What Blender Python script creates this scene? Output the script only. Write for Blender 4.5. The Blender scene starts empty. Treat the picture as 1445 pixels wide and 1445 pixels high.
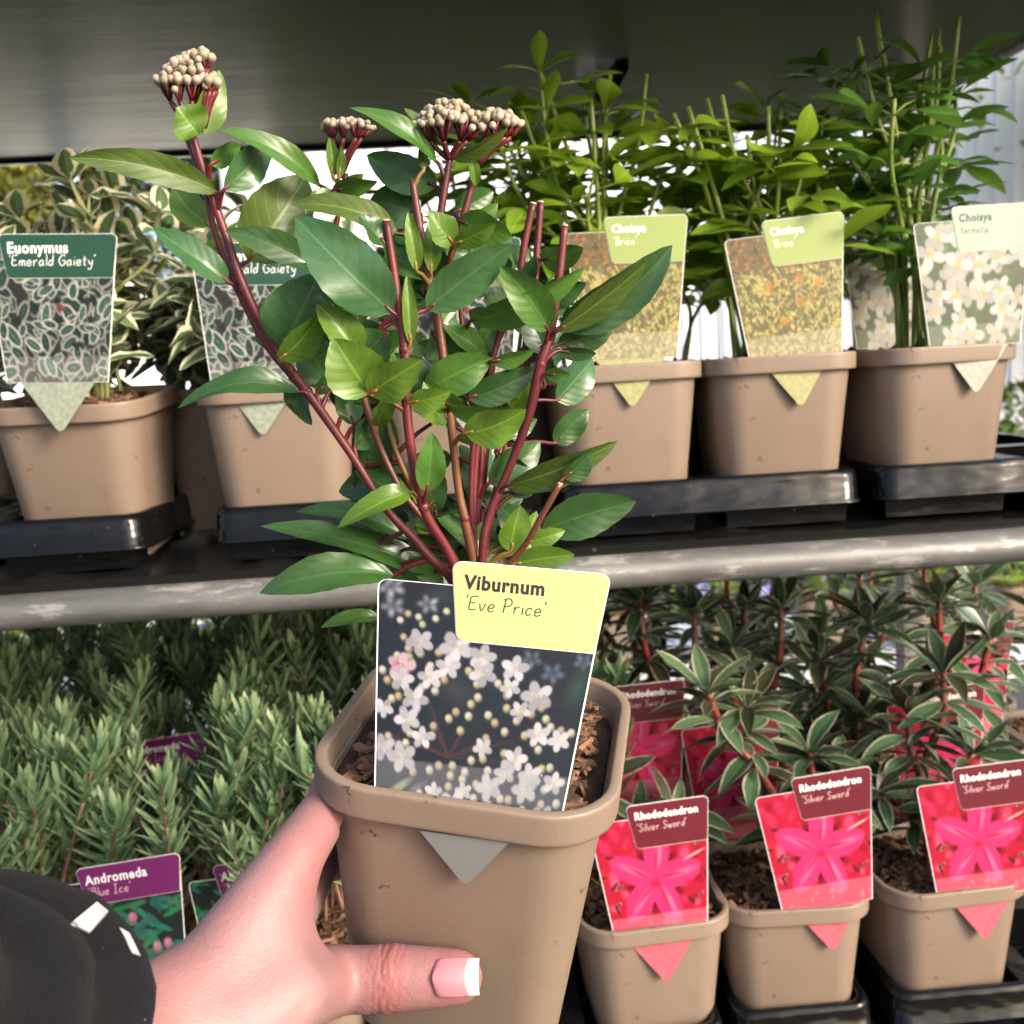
import bpy, math, random
import numpy as np
from mathutils import Vector, Matrix
from mathutils import noise as mnoise

# ------------------------------------------------------------------ camera, world, sun, exposure
scn = bpy.context.scene
COL = scn.collection
F_PX, HALF = 1400.0, 722.5
CAM = Vector((0.0, 0.0, 1.30))
YAW, PITCH, ROLL = math.radians(3.0), math.radians(8.1), math.radians(3.27)
CF = Vector((math.sin(YAW) * math.cos(PITCH), math.cos(YAW) * math.cos(PITCH), -math.sin(PITCH)))
_r0 = Vector((math.cos(YAW), -math.sin(YAW), 0.0)); _u0 = _r0.cross(CF)
CR = math.cos(ROLL) * _r0 - math.sin(ROLL) * _u0
CU = math.sin(ROLL) * _r0 + math.cos(ROLL) * _u0
cam_data = bpy.data.cameras.new('camera')
cam = bpy.data.objects.new('camera', cam_data); COL.objects.link(cam)
cam.matrix_world = Matrix(((CR.x, CU.x, -CF.x, CAM.x), (CR.y, CU.y, -CF.y, CAM.y), (CR.z, CU.z, -CF.z, CAM.z), (0, 0, 0, 1)))
cam_data.sensor_width = 36.0
cam_data.lens = 36.0 * F_PX / 1445.0
cam_data.clip_start, cam_data.clip_end = 0.02, 500.0
cam_data.dof.use_dof = True
cam_data.dof.focus_distance = 0.40
cam_data.dof.aperture_fstop = 17.0
scn.camera = cam

SUN_EL, SUN_AZ = math.radians(27), math.radians(132)      # azimuth from +Y (away from camera) towards +X
world = bpy.data.worlds.new('World'); scn.world = world; world.use_nodes = True
wn = world.node_tree.nodes; wl = world.node_tree.links
sky = wn.new('ShaderNodeTexSky'); sky.sky_type = 'NISHITA'; sky.sun_disc = False
sky.sun_elevation, sky.sun_rotation = SUN_EL, SUN_AZ
sky.air_density, sky.dust_density, sky.ozone_density = 1.0, 5.0, 1.0
wl.new(sky.outputs[0], wn['Background'].inputs[0]); wn['Background'].inputs[1].default_value = 0.15
sun_d = bpy.data.lights.new('sun', 'SUN'); sun_d.energy = 1.4; sun_d.angle = math.radians(16); sun_d.color = (1.0, 0.94, 0.86)
sun = bpy.data.objects.new('sun', sun_d); COL.objects.link(sun)
to_sun = Vector((math.sin(SUN_AZ) * math.cos(SUN_EL), math.cos(SUN_AZ) * math.cos(SUN_EL), math.sin(SUN_EL)))
sun.rotation_euler = (-to_sun).to_track_quat('-Z', 'Y').to_euler()
vs = scn.view_settings
vs.view_transform, vs.look, vs.gamma, vs.use_curve_mapping = 'Standard', 'None', 1.0, False
vs.exposure = 1.32

# ------------------------------------------------------------------ helpers
rnd = random.Random(7)
def ray(px, py): return CF + CR * ((px - HALF) / F_PX) + CU * ((HALF - py) / F_PX)
def atY(px, py, Y): d = ray(px, py); return CAM + d * (Y / d.y)
def atD(px, py, D): return CAM + ray(px, py) * D
def atZ(px, py, z): d = ray(px, py); return CAM + d * ((z - CAM.z) / d.z)
def onplane(px, py, p, n): d = ray(px, py); return CAM + d * ((p - CAM).dot(n) / d.dot(n))

def mesh(name, V, F, mat=None, smooth=True, uv=None, col=None):
    me = bpy.data.meshes.new(name)
    me.from_pydata([tuple(v) for v in V], [], [tuple(f) for f in F])
    if mat is not None:
        me.materials.append(mat)
    if smooth: me.polygons.foreach_set('use_smooth', [True] * len(me.polygons))
    if uv is not None or col is not None:
        li = np.empty(len(me.loops), dtype=np.int32); me.loops.foreach_get('vertex_index', li)
        if uv is not None:
            l = me.uv_layers.new(name='UVMap'); l.data.foreach_set('uv', np.asarray(uv, dtype=np.float32)[li].ravel())
        if col is not None:
            c = np.ones((len(V), 4), dtype=np.float32); c[:, :3] = col
            a = me.color_attributes.new('print', 'FLOAT_COLOR', 'POINT'); a.data.foreach_set('color', c.ravel())
    me.update()
    return me
def obj(name, me, parent=None, M=None):
    o = bpy.data.objects.new(name, me); COL.objects.link(o)
    if parent is not None: o.parent = parent
    if M is not None: o.matrix_basis = M
    return o
def tag(o, label, cat, group=None, kind=None):
    if label: o['label'] = label
    if cat: o['category'] = cat
    if group: o['group'] = group
    if kind: o['kind'] = kind
    return o
def thing(name, label, cat, M=None, group=None):
    o = bpy.data.objects.new(name, None); COL.objects.link(o); o.empty_display_size = 0.03
    if M is not None: o.matrix_basis = M if isinstance(M, Matrix) else Matrix.Translation(M)
    return tag(o, label, cat, group)
def structure(o): o['kind'] = 'structure'; return o

class MB:
    def __init__(s): s.v = []; s.f = []
    def add(s, V, F):
        k = len(s.v); s.v += [tuple(v) for v in V]; s.f += [tuple(i + k for i in f) for f in F]; return s
    def box(s, x0, x1, y0, y1, z0, z1):
        V = [(x, y, z) for z in (z0, z1) for y in (y0, y1) for x in (x0, x1)]
        return s.add(V, [(0, 2, 3, 1), (4, 5, 7, 6), (0, 1, 5, 4), (2, 6, 7, 3), (0, 4, 6, 2), (1, 3, 7, 5)])
    def tube(s, pts, rad, n=7, caps=True):
        return s.add(*tube_geo(pts, rad, n, caps))
    def mesh(s, name, mat, smooth=True): return mesh(name, s.v, s.f, mat, smooth)

def catmull(pts, k=4):
    P = [Vector(p) for p in pts]
    if len(P) < 3: 
        return [P[0].lerp(P[-1], i / k) for i in range(k + 1)]
    out = []
    Q = [P[0] * 2 - P[1]] + P + [P[-1] * 2 - P[-2]]
    for i in range(1, len(Q) - 2):
        a, b, c, d = Q[i - 1], Q[i], Q[i + 1], Q[i + 2]
        for j in range(k):
            t = j / k
            out.append(0.5 * ((2 * b) + (c - a) * t + (2 * a - 5 * b + 4 * c - d) * t * t + (3 * b - a - 3 * c + d) * t ** 3))
    out.append(P[-1]); return out
def interp(vals, n):
    return list(np.interp(np.linspace(0, len(vals) - 1, n), range(len(vals)), vals))
def tube_geo(pts, rad, n=7, caps=True):
    P = [Vector(p) for p in pts]
    R = interp(rad, len(P)) if isinstance(rad, (list, tuple)) else [rad] * len(P)
    V, F = [], []
    up = Vector((0.3, -0.9, 0.2)).normalized(); side = None
    for i, p in enumerate(P):
        t = (P[min(i + 1, len(P) - 1)] - P[max(i - 1, 0)]).normalized()
        if side is None: side = t.cross(up).normalized()
        side = (side - t * side.dot(t)).normalized(); b = t.cross(side)
        for j in range(n):
            a = 2 * math.pi * j / n
            V.append(p + (side * math.cos(a) + b * math.sin(a)) * R[i])
    for i in range(len(P) - 1):
        for j in range(n):
            F.append((i * n + j, i * n + (j + 1) % n, (i + 1) * n + (j + 1) % n, (i + 1) * n + j))
    if caps:
        F.append(tuple(range(n - 1, -1, -1))); F.append(tuple((len(P) - 1) * n + j for j in range(n)))
    return V, F
def rsq(w, d, r, n=6):
    """rounded rectangle outline, counter-clockwise"""
    out = []
    for cx, cy, a0 in ((w/2 - r, d/2 - r, 0), (-w/2 + r, d/2 - r, 90), (-w/2 + r, -d/2 + r, 180), (w/2 - r, -d/2 + r, 270)):
        for k in range(n + 1):
            a = math.radians(a0 + 90 * k / n); out.append((cx + r * math.cos(a), cy + r * math.sin(a)))
    return out
def loft(loops, close_top=False, close_bottom=False):
    n = len(loops[0]); V = [p for l in loops for p in l]; F = []
    for i in range(len(loops) - 1):
        for j in range(n):
            F.append((i*n + j, i*n + (j+1) % n, (i+1)*n + (j+1) % n, (i+1)*n + j))
    if close_bottom: F.append(tuple(range(n - 1, -1, -1)))
    if close_top: F.append(tuple((len(loops)-1)*n + j for j in range(n)))
    return V, F
def rot(ax, deg): return Matrix.Rotation(math.radians(deg), 4, ax)
def T(v): return Matrix.Translation(Vector(v))
def frame(o, x, y, z):
    return Matrix(((x.x, y.x, z.x, o.x), (x.y, y.y, z.y, o.y), (x.z, y.z, z.z, o.z), (0, 0, 0, 1)))
def srgb(r, g, b):
    f = lambda c: c / 12.92 if c <= 0.04045 else ((c + 0.055) / 1.055) ** 2.4
    return (f(r / 255), f(g / 255), f(b / 255), 1.0)

# ------------------------------------------------------------------ materials
class NT:
    def __init__(s, name):
        s.m = bpy.data.materials.new(name); s.m.use_nodes = True
        s.n = s.m.node_tree.nodes; s.l = s.m.node_tree.links
        s.b = s.n['Principled BSDF']; s.out = s.n['Material Output']
    def new(s, t, **kw):
        n = s.n.new('ShaderNode' + t)
        for k, v in kw.items(): setattr(n, k, v)
        return n
    def link(s, a, b): s.l.new(a, b)
    def val(s, sock, v):
        if hasattr(v, 'is_output'): s.l.new(v, sock)
        else: sock.default_value = v
    def math(s, op, a, b=0.0, c=0.0):
        n = s.new('Math', operation=op); s.val(n.inputs[0], a); s.val(n.inputs[1], b); s.val(n.inputs[2], c); return n.outputs[0]
    def mix(s, f, a, b):
        n = s.new('Mix', data_type='RGBA'); s.val(n.inputs[0], f); s.val(n.inputs[6], a); s.val(n.inputs[7], b); return n.outputs[2]
    def noise(s, scale, detail=3, rough=0.55, vec=None):
        n = s.new('TexNoise'); n.inputs['Scale'].default_value = scale; n.inputs['Detail'].default_value = detail; n.inputs['Roughness'].default_value = rough
        if vec is not None: s.link(vec, n.inputs['Vector'])
        return n.outputs[0]
    def ramp(s, f, lo, hi):
        n = s.new('MapRange'); n.interpolation_type = 'SMOOTHSTEP'; s.val(n.inputs[0], f); n.inputs[1].default_value = lo; n.inputs[2].default_value = hi; return n.outputs[0]
    def coord(s, which='Object'): return s.new('TexCoord').outputs[which]
    def scaled(s, vec, sc):
        n = s.new('Mapping'); s.link(vec, n.inputs[0]); n.inputs['Scale'].default_value = sc; return n.outputs[0]
    def bump(s, h, strength=0.3, dist=0.001):
        n = s.new('Bump'); n.inputs['Strength'].default_value = strength; n.inputs['Distance'].default_value = dist
        s.link(h, n.inputs['Height']); s.link(n.outputs[0], s.b.inputs['Normal']); return n.outputs[0]
    def set(s, **kw):
        for k, v in kw.items(): s.val(s.b.inputs[k.replace('_', ' ')], v)
        return s
def simple(name, c, rough=0.5, var=0.15, scale=40, spec=0.5, metal=0.0, bump=0.0):
    t = NT(name); co = t.coord()
    nz = t.noise(scale, 4, 0.6, co)
    dark = tuple(x * (1 - var) for x in c[:3]) + (1,); lite = tuple(min(1, x * (1 + var)) for x in c[:3]) + (1,)
    t.set(Base_Color=t.mix(nz, dark, lite), Roughness=rough, Metallic=metal)
    t.b.inputs['Specular IOR Level'].default_value = spec
    if bump: t.bump(nz, bump)
    return t.m

def leaf_mat(name, base, tip=None, rough=0.42, edge=None, edge_at=0.62, vein=0.35, nveins=7, transl=0.28, var=0.35, tr_col=None, tipcol=None):
    t = NT(name)
    uv = t.new('UVMap', uv_map='UVMap').outputs[0]
    sp = t.new('SeparateXYZ'); t.link(uv, sp.inputs[0])
    d = t.math('ABSOLUTE', t.math('MULTIPLY_ADD', sp.outputs[0], 2.0, -1.0)); v = sp.outputs[1]
    rndv = t.new('ObjectInfo').outputs['Random']
    co = t.coord()
    nz = t.noise(90, 4, 0.6, co)
    big = t.noise(28, 2, 0.5, co)
    b2 = tip or tuple(min(1, x * 1.5) for x in base[:3]) + (1,)
    c = t.mix(t.math('MULTIPLY_ADD', rndv, 0.65, t.math('MULTIPLY', big, 0.35)), base, b2)
    hsv = t.new('HueSaturation'); t.link(c, hsv.inputs['Color'])
    t.val(hsv.inputs['Value'], t.math('MULTIPLY_ADD', nz, 2 * var, 1 - var)); c = hsv.outputs[0]
    mot = t.ramp(t.noise(170, 4, 0.65, co), 0.35, 0.75); c = t.mix(t.math('MULTIPLY', mot, 0.22), c, tuple(x * 0.45 for x in base[:3]) + (1,))
    # veins
    fr = t.math('FRACT', t.math('ADD', t.math('MULTIPLY_ADD', rndv, 3.7, t.math('MULTIPLY', big, 1.6)), t.math('MULTIPLY_ADD', t.math('POWER', v, 0.85), float(nveins), t.math('MULTIPLY', t.math('POWER', d, 1.25), -1.7))))
    side = t.math('SUBTRACT', 1.0, t.ramp(t.math('ABSOLUTE', t.math('SUBTRACT', fr, 0.5)), 0.015, 0.07))
    mid = t.math('SUBTRACT', 1.0, t.ramp(d, 0.02, 0.075))
    vv = t.math('MAXIMUM', t.math('MULTIPLY', side, t.math('MULTIPLY', big, 0.75)), mid)
    vcol = tuple(min(1, x * 2.2 + 0.03) for x in b2[:3]) + (1,)
    c = t.mix(t.math('MULTIPLY', vv, vein), c, vcol)
    if tipcol is not None: c = t.mix(t.math('MULTIPLY', t.ramp(v, .45, 1.0), .55), c, tipcol)
    if edge is not None:
        wob = t.math('MULTIPLY_ADD', t.noise(160, 3, 0.6, co), 0.5, -0.25)
        e = t.ramp(t.math('ADD', d, wob), edge_at, edge_at + 0.12)
        c = t.mix(e, c, edge)
    t.set(Base_Color=c, Roughness=t.math('MULTIPLY_ADD', nz, 0.2, rough - 0.1))
    t.b.inputs['Specular IOR Level'].default_value = 0.45
    bow = t.math('MULTIPLY_ADD', t.math('ABSOLUTE', t.math('SUBTRACT', fr, 0.5)), 0.9, t.math('MULTIPLY', nz, 0.5))
    bow = t.math('SUBTRACT', bow, t.math('MULTIPLY', mid, 0.7))
    t.bump(bow, 0.13, 0.0010)
    tr = t.new('BsdfTranslucent'); 
    if tr_col is None: t.link(c, tr.inputs[0])
    else:
        mx = t.new('Mix', data_type='RGBA'); mx.inputs[0].default_value = 0.6; t.link(c, mx.inputs[6]); mx.inputs[7].default_value = tr_col; t.link(mx.outputs[2], tr.inputs[0])
    ms = t.new('MixShader'); ms.inputs[0].default_value = transl
    t.link(t.b.outputs[0], ms.inputs[1]); t.link(tr.outputs[0], ms.inputs[2]); t.link(ms.outputs[0], t.out.inputs[0])
    return t.m

def stem_mat(name, a, b, scale=30, rough=0.4):
    t = NT(name); co = t.coord(); nz = t.noise(scale, 3, 0.5, co); n2 = t.noise(400, 3, 0.6, co)
    c = t.mix(t.ramp(nz, 0.35, 0.65), a, b)
    t.set(Base_Color=c, Roughness=rough); t.bump(n2, 0.25, 0.0006); return t.m

def pot_mat(name, dirt=0.5):
    t = NT(name); co = t.coord()
    base = t.mix(t.noise(18, 3, 0.5, co), (0.178, 0.130, 0.097, 1), (0.228, 0.169, 0.127, 1))
    vo = t.noise(70, 5, 0.78, co)
    spots = t.ramp(vo, 0.635, 0.68)
    sm = t.ramp(t.noise(22, 6, 0.75, t.scaled(co, (1, 1, 0.7))), 0.56, 0.72)
    c = t.mix(t.math('MULTIPLY', sm, 0.5 * dirt), base, (0.16, 0.115, 0.08, 1))
    c = t.mix(t.math('MULTIPLY', spots, dirt), c, (0.07, 0.043, 0.028, 1))
    sc = t.noise(30, 3, 0.5, t.scaled(co, (1, 1, 14)))
    t.set(Base_Color=c, Roughness=t.math('MULTIPLY_ADD', sc, 0.22, 0.33))
    t.b.inputs['Specular IOR Level'].default_value = 0.45
    t.bump(t.math('ADD', t.noise(420, 2, 0.5, co), t.math('MULTIPLY', sc, 0.6)), 0.10, 0.0008); return t.m

def print_mat():
    t = NT('printed_card'); a = t.new('VertexColor', layer_name='print')
    t.set(Base_Color=a.outputs[0], Roughness=0.32); t.b.inputs['Specular IOR Level'].default_value = 0.4
    nz = t.noise(60, 2, 0.5, t.coord()); t.bump(nz, 0.06, 0.002); return t.m

M = {}
M['pot'] = pot_mat('taupe_plastic', 1.0)
M['compost'] = None
def compost_mat(name, a, b):
    t = NT(name); co = t.coord(); n1 = t.noise(160, 5, 0.7, co); n2 = t.noise(50, 3, 0.6, co)
    c = t.mix(t.ramp(n1, 0.3, 0.7), a, b)
    t.set(Base_Color=c, Roughness=0.9); t.bump(t.math('ADD', n1, n2), 1.0, 0.004); return t.m
M['compost'] = compost_mat('compost', (0.022, 0.013, 0.009, 1), (0.10, 0.055, 0.032, 1))
def chip_mat():
    t = NT('bark_chip'); co = t.coord(); g = t.new('NewGeometry').outputs['Random Per Island']
    c = t.mix(g, (0.035, 0.018, 0.010, 1), (0.24, 0.125, 0.07, 1))
    n1 = t.noise(300, 4, 0.7, t.scaled(co, (1, 0.3, 1)))
    h = t.new('HueSaturation'); t.link(c, h.inputs['Color']); t.val(h.inputs['Value'], t.math('MULTIPLY_ADD', n1, 0.9, 0.55))
    t.set(Base_Color=h.outputs[0], Roughness=0.85); t.bump(n1, 0.6, 0.001); return t.m
M['chip'] = chip_mat()
M['print'] = print_mat()
M['white_card'] = simple('white_card', (0.78, 0.78, 0.74, 1), 0.35, 0.04, 60)
M['grey_card'] = simple('silver_grey_card', (0.33, 0.33, 0.32, 1), 0.38, 0.12, 30)
M['ink_black'] = simple('black_ink', (0.012, 0.012, 0.012, 1), 0.4, 0.05)
M['ink_white'] = simple('white_ink', (0.80, 0.80, 0.78, 1), 0.4, 0.03)
M['ink_pink'] = simple('pale_pink_ink', (0.72, 0.50, 0.50, 1), 0.4, 0.03)

# ------------------------------------------------------------------ leaf geometry
def leaf_geo(L, W, nv=10, nu=6, a=0.9, b=0.85, tipk=0.25, fold=0.25, curl=0.0, arch=0.0, bow=0.0, wave=0.0, twist=0.0, ph=0.0, serr=0.0):
    ts = np.linspace(0, 1, nv + 1); V, UV, Fc = [], [], []
    prof = np.sin(np.pi * ts ** a).clip(0) ** b * (1 - tipk * ts)
    full = np.linspace(0, 1, 101); m = (np.sin(np.pi * full ** a).clip(0) ** b * (1 - tipk * full)).max()
    prof = prof / m
    prof[0] = max(prof[0], 0.03); prof[-1] = 0.01
    for i, t in enumerate(ts):
        w = W / 2 * prof[i]
        cx, cy, cz = bow * L * 4 * t * (1 - t), L * t, arch * L * 4 * t * (1 - t) - curl * L * t * t
        tw = twist * t
        for j in range(nu + 1):
            s = -1 + 2 * j / nu
            ww = w * (1 + (serr * (1 if i % 2 else -1) if abs(s) > 0.99 else 0))
            x = s * ww; z = fold * abs(s) ** 1.3 * w + wave * w * math.sin(t * 9 + ph + s * 1.7) * abs(s)
            V.append((cx + x * math.cos(tw) - z * math.sin(tw), cy, cz + x * math.sin(tw) + z * math.cos(tw)))
            UV.append((j / nu, t))
    n = nu + 1
    for i in range(nv):
        for j in range(nu):
            Fc.append((i*n + j, i*n + j + 1, (i+1)*n + j + 1, (i+1)*n + j))
    return V, Fc, UV
def leaf_mesh(name, mat, *a, **k):
    V, Fc, UV = leaf_geo(*a, **k); return mesh(name, V, Fc, mat, True, UV)
# ------------------------------------------------------------------ setting: ground, backdrop
def paving_mat():
    t = NT('dark_ground_cover'); co = t.coord(); n1 = t.noise(1.3, 5, 0.6, co); n2 = t.noise(40, 4, 0.6, co)
    c = t.mix(n1, (0.045, 0.045, 0.043, 1), (0.085, 0.083, 0.078, 1)); t.set(Base_Color=c, Roughness=0.85); t.bump(n2, 0.3, 0.004); return t.m
g = MB(); g.add([(-200, -200, 0), (200, -200, 0), (200, 200, 0), (-200, 200, 0)], [(0, 1, 2, 3)])
structure(obj('ground', g.mesh('ground', paving_mat(), False)))

M['galv'] = None
def galv():
    t = NT('galvanised_steel'); co = t.coord()
    n1 = t.noise(9, 5, 0.65, t.scaled(co, (1, 3, 3))); n2 = t.noise(120, 4, 0.7, co); n3 = t.noise(30, 4, 0.7, t.scaled(co, (0.6, 1, 2.5)))
    c = t.mix(t.ramp(n1, 0.3, 0.7), (0.11, 0.108, 0.103, 1), (0.20, 0.196, 0.187, 1))
    c = t.mix(t.math('MULTIPLY', t.ramp(n3, 0.54, 0.66), 0.6), c, (0.44, 0.43, 0.41, 1))
    c = t.mix(t.math('MULTIPLY', t.ramp(n2, 0.60, 0.68), 0.6), c, (0.13, 0.11, 0.09, 1))
    t.set(Base_Color=c, Roughness=t.math('MULTIPLY_ADD', n3, 0.3, 0.34), Metallic=0.35); t.bump(n2, 0.12, 0.0008); return t.m
M['galv'] = galv()
def ply():
    t = NT('dark_film_faced_plywood'); co = t.coord()
    st = t.noise(26, 5, 0.65, t.scaled(co, (0.12, 1.0, 1.0))); n2 = t.noise(3.0, 3, 0.5, t.scaled(co, (0.5, 1.6, 1))); fine = t.noise(500, 3, 0.6, t.scaled(co, (0.2, 1, 1)))
    c = t.mix(st, (0.004, 0.004, 0.004, 1), (0.012, 0.0115, 0.011, 1))
    sp = t.ramp(t.noise(170, 3, 0.6, co), 0.71, 0.75); c = t.mix(t.math('MULTIPLY', sp, 0.5), c, (0.12, 0.11, 0.10, 1))
    t.set(Base_Color=c, Roughness=t.math('MULTIPLY_ADD', st, 0.14, 0.14)); t.b.inputs['Specular IOR Level'].default_value = 0.24
    t.bump(t.math('ADD', st, t.math('ADD', t.math('MULTIPLY', n2, 1.3), t.math('MULTIPLY', fine, 0.12))), 0.14, 0.0025); return t.m
M['ply'] = ply()
def blackplastic():
    t = NT('glossy_black_plastic'); co = t.coord(); n1 = t.noise(9, 3, 0.5, t.scaled(co, (1, 1, 2.2))); n2 = t.noise(160, 4, 0.7, co)
    c = t.mix(t.math('MULTIPLY', t.ramp(n2, 0.64, 0.74), 0.6), (0.004, 0.004, 0.0045, 1), (0.08, 0.075, 0.055, 1))
    t.set(Base_Color=c, Roughness=t.math('MULTIPLY_ADD', n2, 0.14, 0.04)); t.b.inputs['Specular IOR Level'].default_value = 0.28
    t.bump(n1, 0.9, 0.008); return t.m
M['black'] = blackplastic()

# ---- trolley: three shelves that hang on four posts
SX0, SX1 = -0.80, 0.55
def shelf(name, label, z, y0, y1, x0, x1, dark=False, rail=True):
    t = thing(name, label, 'shelf', Vector(((x0 + x1) / 2, (y0 + y1) / 2, z)))
    cx, cy = (x0 + x1) / 2, (y0 + y1) / 2
    bx = MB().box(x0 - cx, x1 - cx, y0 + 0.012 - cy, y1 - 0.012 - cy, -0.014, 0.0)
    obj('board', bx.mesh('board', M['ply'], False), t)
    def railmesh(yc, sgn):
        # rounded lip, open behind, swept along X
        prof = [(0.014, -0.001), (0.006, 0.0), (0.0, -0.0015), (-0.006, -0.005), (-0.009, -0.010), (-0.0085, -0.017), (-0.005, -0.0225), (0.0, -0.0248), (0.006, -0.023), (0.006, -0.0185), (0.014, -0.0185)]
        V, F = [], []
        n = 60; m = len(prof)
        for i in range(n + 1):
            x = x0 - cx + (x1 - x0) * i / n
            wob = 0.0007 * mnoise.noise(Vector((x * 9, z * 5, 0.3))) 
            for (a, b) in prof: V.append((x, yc + sgn * (a + wob), b + wob - (0.006 if sgn > 0 else 0)))
        for i in range(n):
            for j in range(m - 1):
                q = (i*m + j, (i+1)*m + j, (i+1)*m + j + 1, i*m + j + 1); F.append(q if sgn > 0 else q[::-1])
        return mesh('rail', V, F, M['galv'])
    if rail:
        obj('rail', railmesh(y0 - cy, 1), t); obj('rail', railmesh(y1 - cy, -1), t)
    else:
        for yy in (y0 - cy, y1 - cy - 0.008):
            obj('edge_strip', MB().box(x0 - cx, x1 - cx, yy, yy + 0.008, -0.018, 0.006).mesh('edge_strip', M['ply'], False), t)
    for xx in (x0 - cx - 0.010, x1 - cx):
        obj('end_strip', MB().box(xx, xx + 0.010, y0 - cy + 0.003, y1 - cy - 0.003, -0.017, 0.004).mesh('end_strip', M['galv'], False), t)
    return t
ZM, ZL, ZT = 1.166, 0.750, 1.595
shelf('trolley_shelf', 'dark glossy plywood shelf overhead, seen from below', ZT, 0.62, 1.27, -0.95, 0.56, rail=False)
shelf('trolley_shelf', 'middle trolley shelf with worn galvanised front rail carrying the upper row of pots', ZM, 0.716, 1.26, SX0, SX1)
shelf('trolley_shelf', 'lowest trolley shelf carrying the pink-labelled rhododendron pots', ZL, 0.640, 1.26, SX0, SX1)
tt = thing('plant_trolley', 'galvanised wheeled trolley with upright posts carrying the shelves', 'trolley', Vector((-0.12, 0.95, 0)))
for x, y in ((SX0 - 0.03, 0.66), (SX1 + 0.03, 0.66), (SX0 - 0.03, 1.24), (SX1 + 0.03, 1.24)):
    obj('post', MB().box(x + 0.12 - 0.013, x + 0.12 + 0.013, y - 0.95 - 0.013, y - 0.95 + 0.013, 0.13, 2.0).mesh('post', M['galv'], False), tt)
    obj('wheel', MB().tube([(x + 0.12 - 0.012, y - 0.95, 0.06), (x + 0.12 + 0.012, y - 0.95, 0.06)], 0.06, 20).mesh('wheel', M['black']), tt)
obj('base_deck', MB().box(SX0 + 0.08, SX1 + 0.16, -0.31, 0.31, 0.125, 0.15).mesh('base_deck', M['galv'], False), tt)
# small black bracket under the top shelf
br = MB(); p0 = atY(868, 112, 1.02); p1 = atY(822, 150, 1.10)
br.tube([(p0.x, 0.98, ZT - 0.012), (p0.x - 0.012, 1.03, ZT - 0.030), (p1.x, 1.10, ZT - 0.040)], [0.010, 0.011, 0.008], 4)
tag(obj('bracket', br.mesh('bracket', M['black'], False)), 'small black bracket under the overhead shelf above the pale-stemmed choisya', 'bracket')

# ---- trays
PW = 0.120       # pot rim width
def tray(label, x0, nx, y0, ny, zfloor, pitch=0.1215, lip=0.042):
    """carry tray: flange with rounded skirt, deck with square holes, tapered cups"""
    w, d = nx * pitch - 0.003, ny * pitch
    t = thing('carry_tray', label, 'tray', Vector((x0 + w / 2, y0 + d / 2, zfloor)), 'black carry trays under the pots')
    sh = [(0.0, lip - 0.002, 0.010), (0.004, lip, 0.012), (0.007, lip - 0.0015, 0.014), (0.0085, lip - 0.006, 0.015), (0.0095, lip - 0.0235, 0.016), (0.0115, lip - 0.0250, 0.017), (0.0115, lip - 0.0270, 0.017), (0.0085, lip - 0.0260, 0.015)]
    loops = []
    for off, z, r in sh:
        loops.append([(x, y, z) for x, y in rsq(w - 0.024 + 2*off, d - 0.024 + 2*off, r, 5)])
    obj('flange', mesh('flange', *loft(loops), M['black']), t)
    dk = MB(); cups = MB(); h = 0.0505
    for i in range(nx):
        for j in range(ny):
            cx, cy = -w/2 + (i + 0.5) * w / nx, -d/2 + (j + 0.5) * d / ny
            a, b = w / nx / 2, d / ny / 2
            if i == 0 or i == nx - 1: a2 = a
            o = [(cx - a + (0.012 if i == 0 else 0), cy - b + (0.012 if j == 0 else 0)), (cx + a - (0.012 if i == nx-1 else 0), cy - b + (0.012 if j == 0 else 0)),
                 (cx + a - (0.012 if i == nx-1 else 0), cy + b - (0.012 if j == ny-1 else 0)), (cx - a + (0.012 if i == 0 else 0), cy + b - (0.012 if j == ny-1 else 0))]
            inn = [(cx - h, cy - h), (cx + h, cy - h), (cx + h, cy + h), (cx - h, cy + h)]
            bot = [(cx + (x - cx) * 0.93, cy + (y - cy) * 0.93) for x, y in inn]
            V = [(x, y, lip - 0.002) for x, y in o] + [(x, y, lip - 0.002) for x, y in inn]
            dk.add(V, [(k, (k+1) % 4, 4 + (k+1) % 4, 4 + k) for k in range(4)])
            V = [(x, y, lip - 0.002) for x, y in inn] + [(x, y, 0.0025) for x, y in bot]
            cups.add(V, [(k, (k+1) % 4, 4 + (k+1) % 4, 4 + k) for k in range(4)] + [(4, 5, 6, 7)])
    obj('deck', dk.mesh('deck', M['black'], False), t); obj('cups', cups.mesh('cups', M['black'], False), t)
    return t

# ---- background: polytunnel, warehouse, trees, second bench
M['film'] = simple('white_polythene', (0.80, 0.82, 0.84, 1), 0.4, 0.05, 3)
M['bluepost'] = simple('pale_blue_paint', (0.30, 0.40, 0.58, 1), 0.5, 0.1)
pt = thing('polytunnel', 'low white polythene tunnel in the bright distance behind the euonymus', 'polytunnel', Vector((-3.6, 7.5, 0)))
V, F = [], []; n = 24
for i in range(2):
    for k in range(n + 1):
        a = math.pi * k / n; V.append((2.6 * math.cos(a), -2 + 8 * i, 2.42 * math.sin(a) ** 0.8))
for k in range(n): F.append((k, k + 1, n + 2 + k, n + 1 + k))
F.append(tuple(range(n, -1, -1)))
obj('cover', mesh('cover', V, F, M['film']), pt)
for i in range(6):
    pts = [(2.62 * math.cos(math.pi * k / n), -2.02 + 1.58 * i, 2.44 * math.sin(math.pi * k / n) ** 0.8) for k in range(n + 1)]
    obj('hoop', MB().tube(pts, 0.025, 6).mesh('hoop', M['galv']), pt)
post = MB().tube([(0, 0, 0), (0, 0, 1.0), (0, 0, 2.9)], 0.05, 10); 
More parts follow.
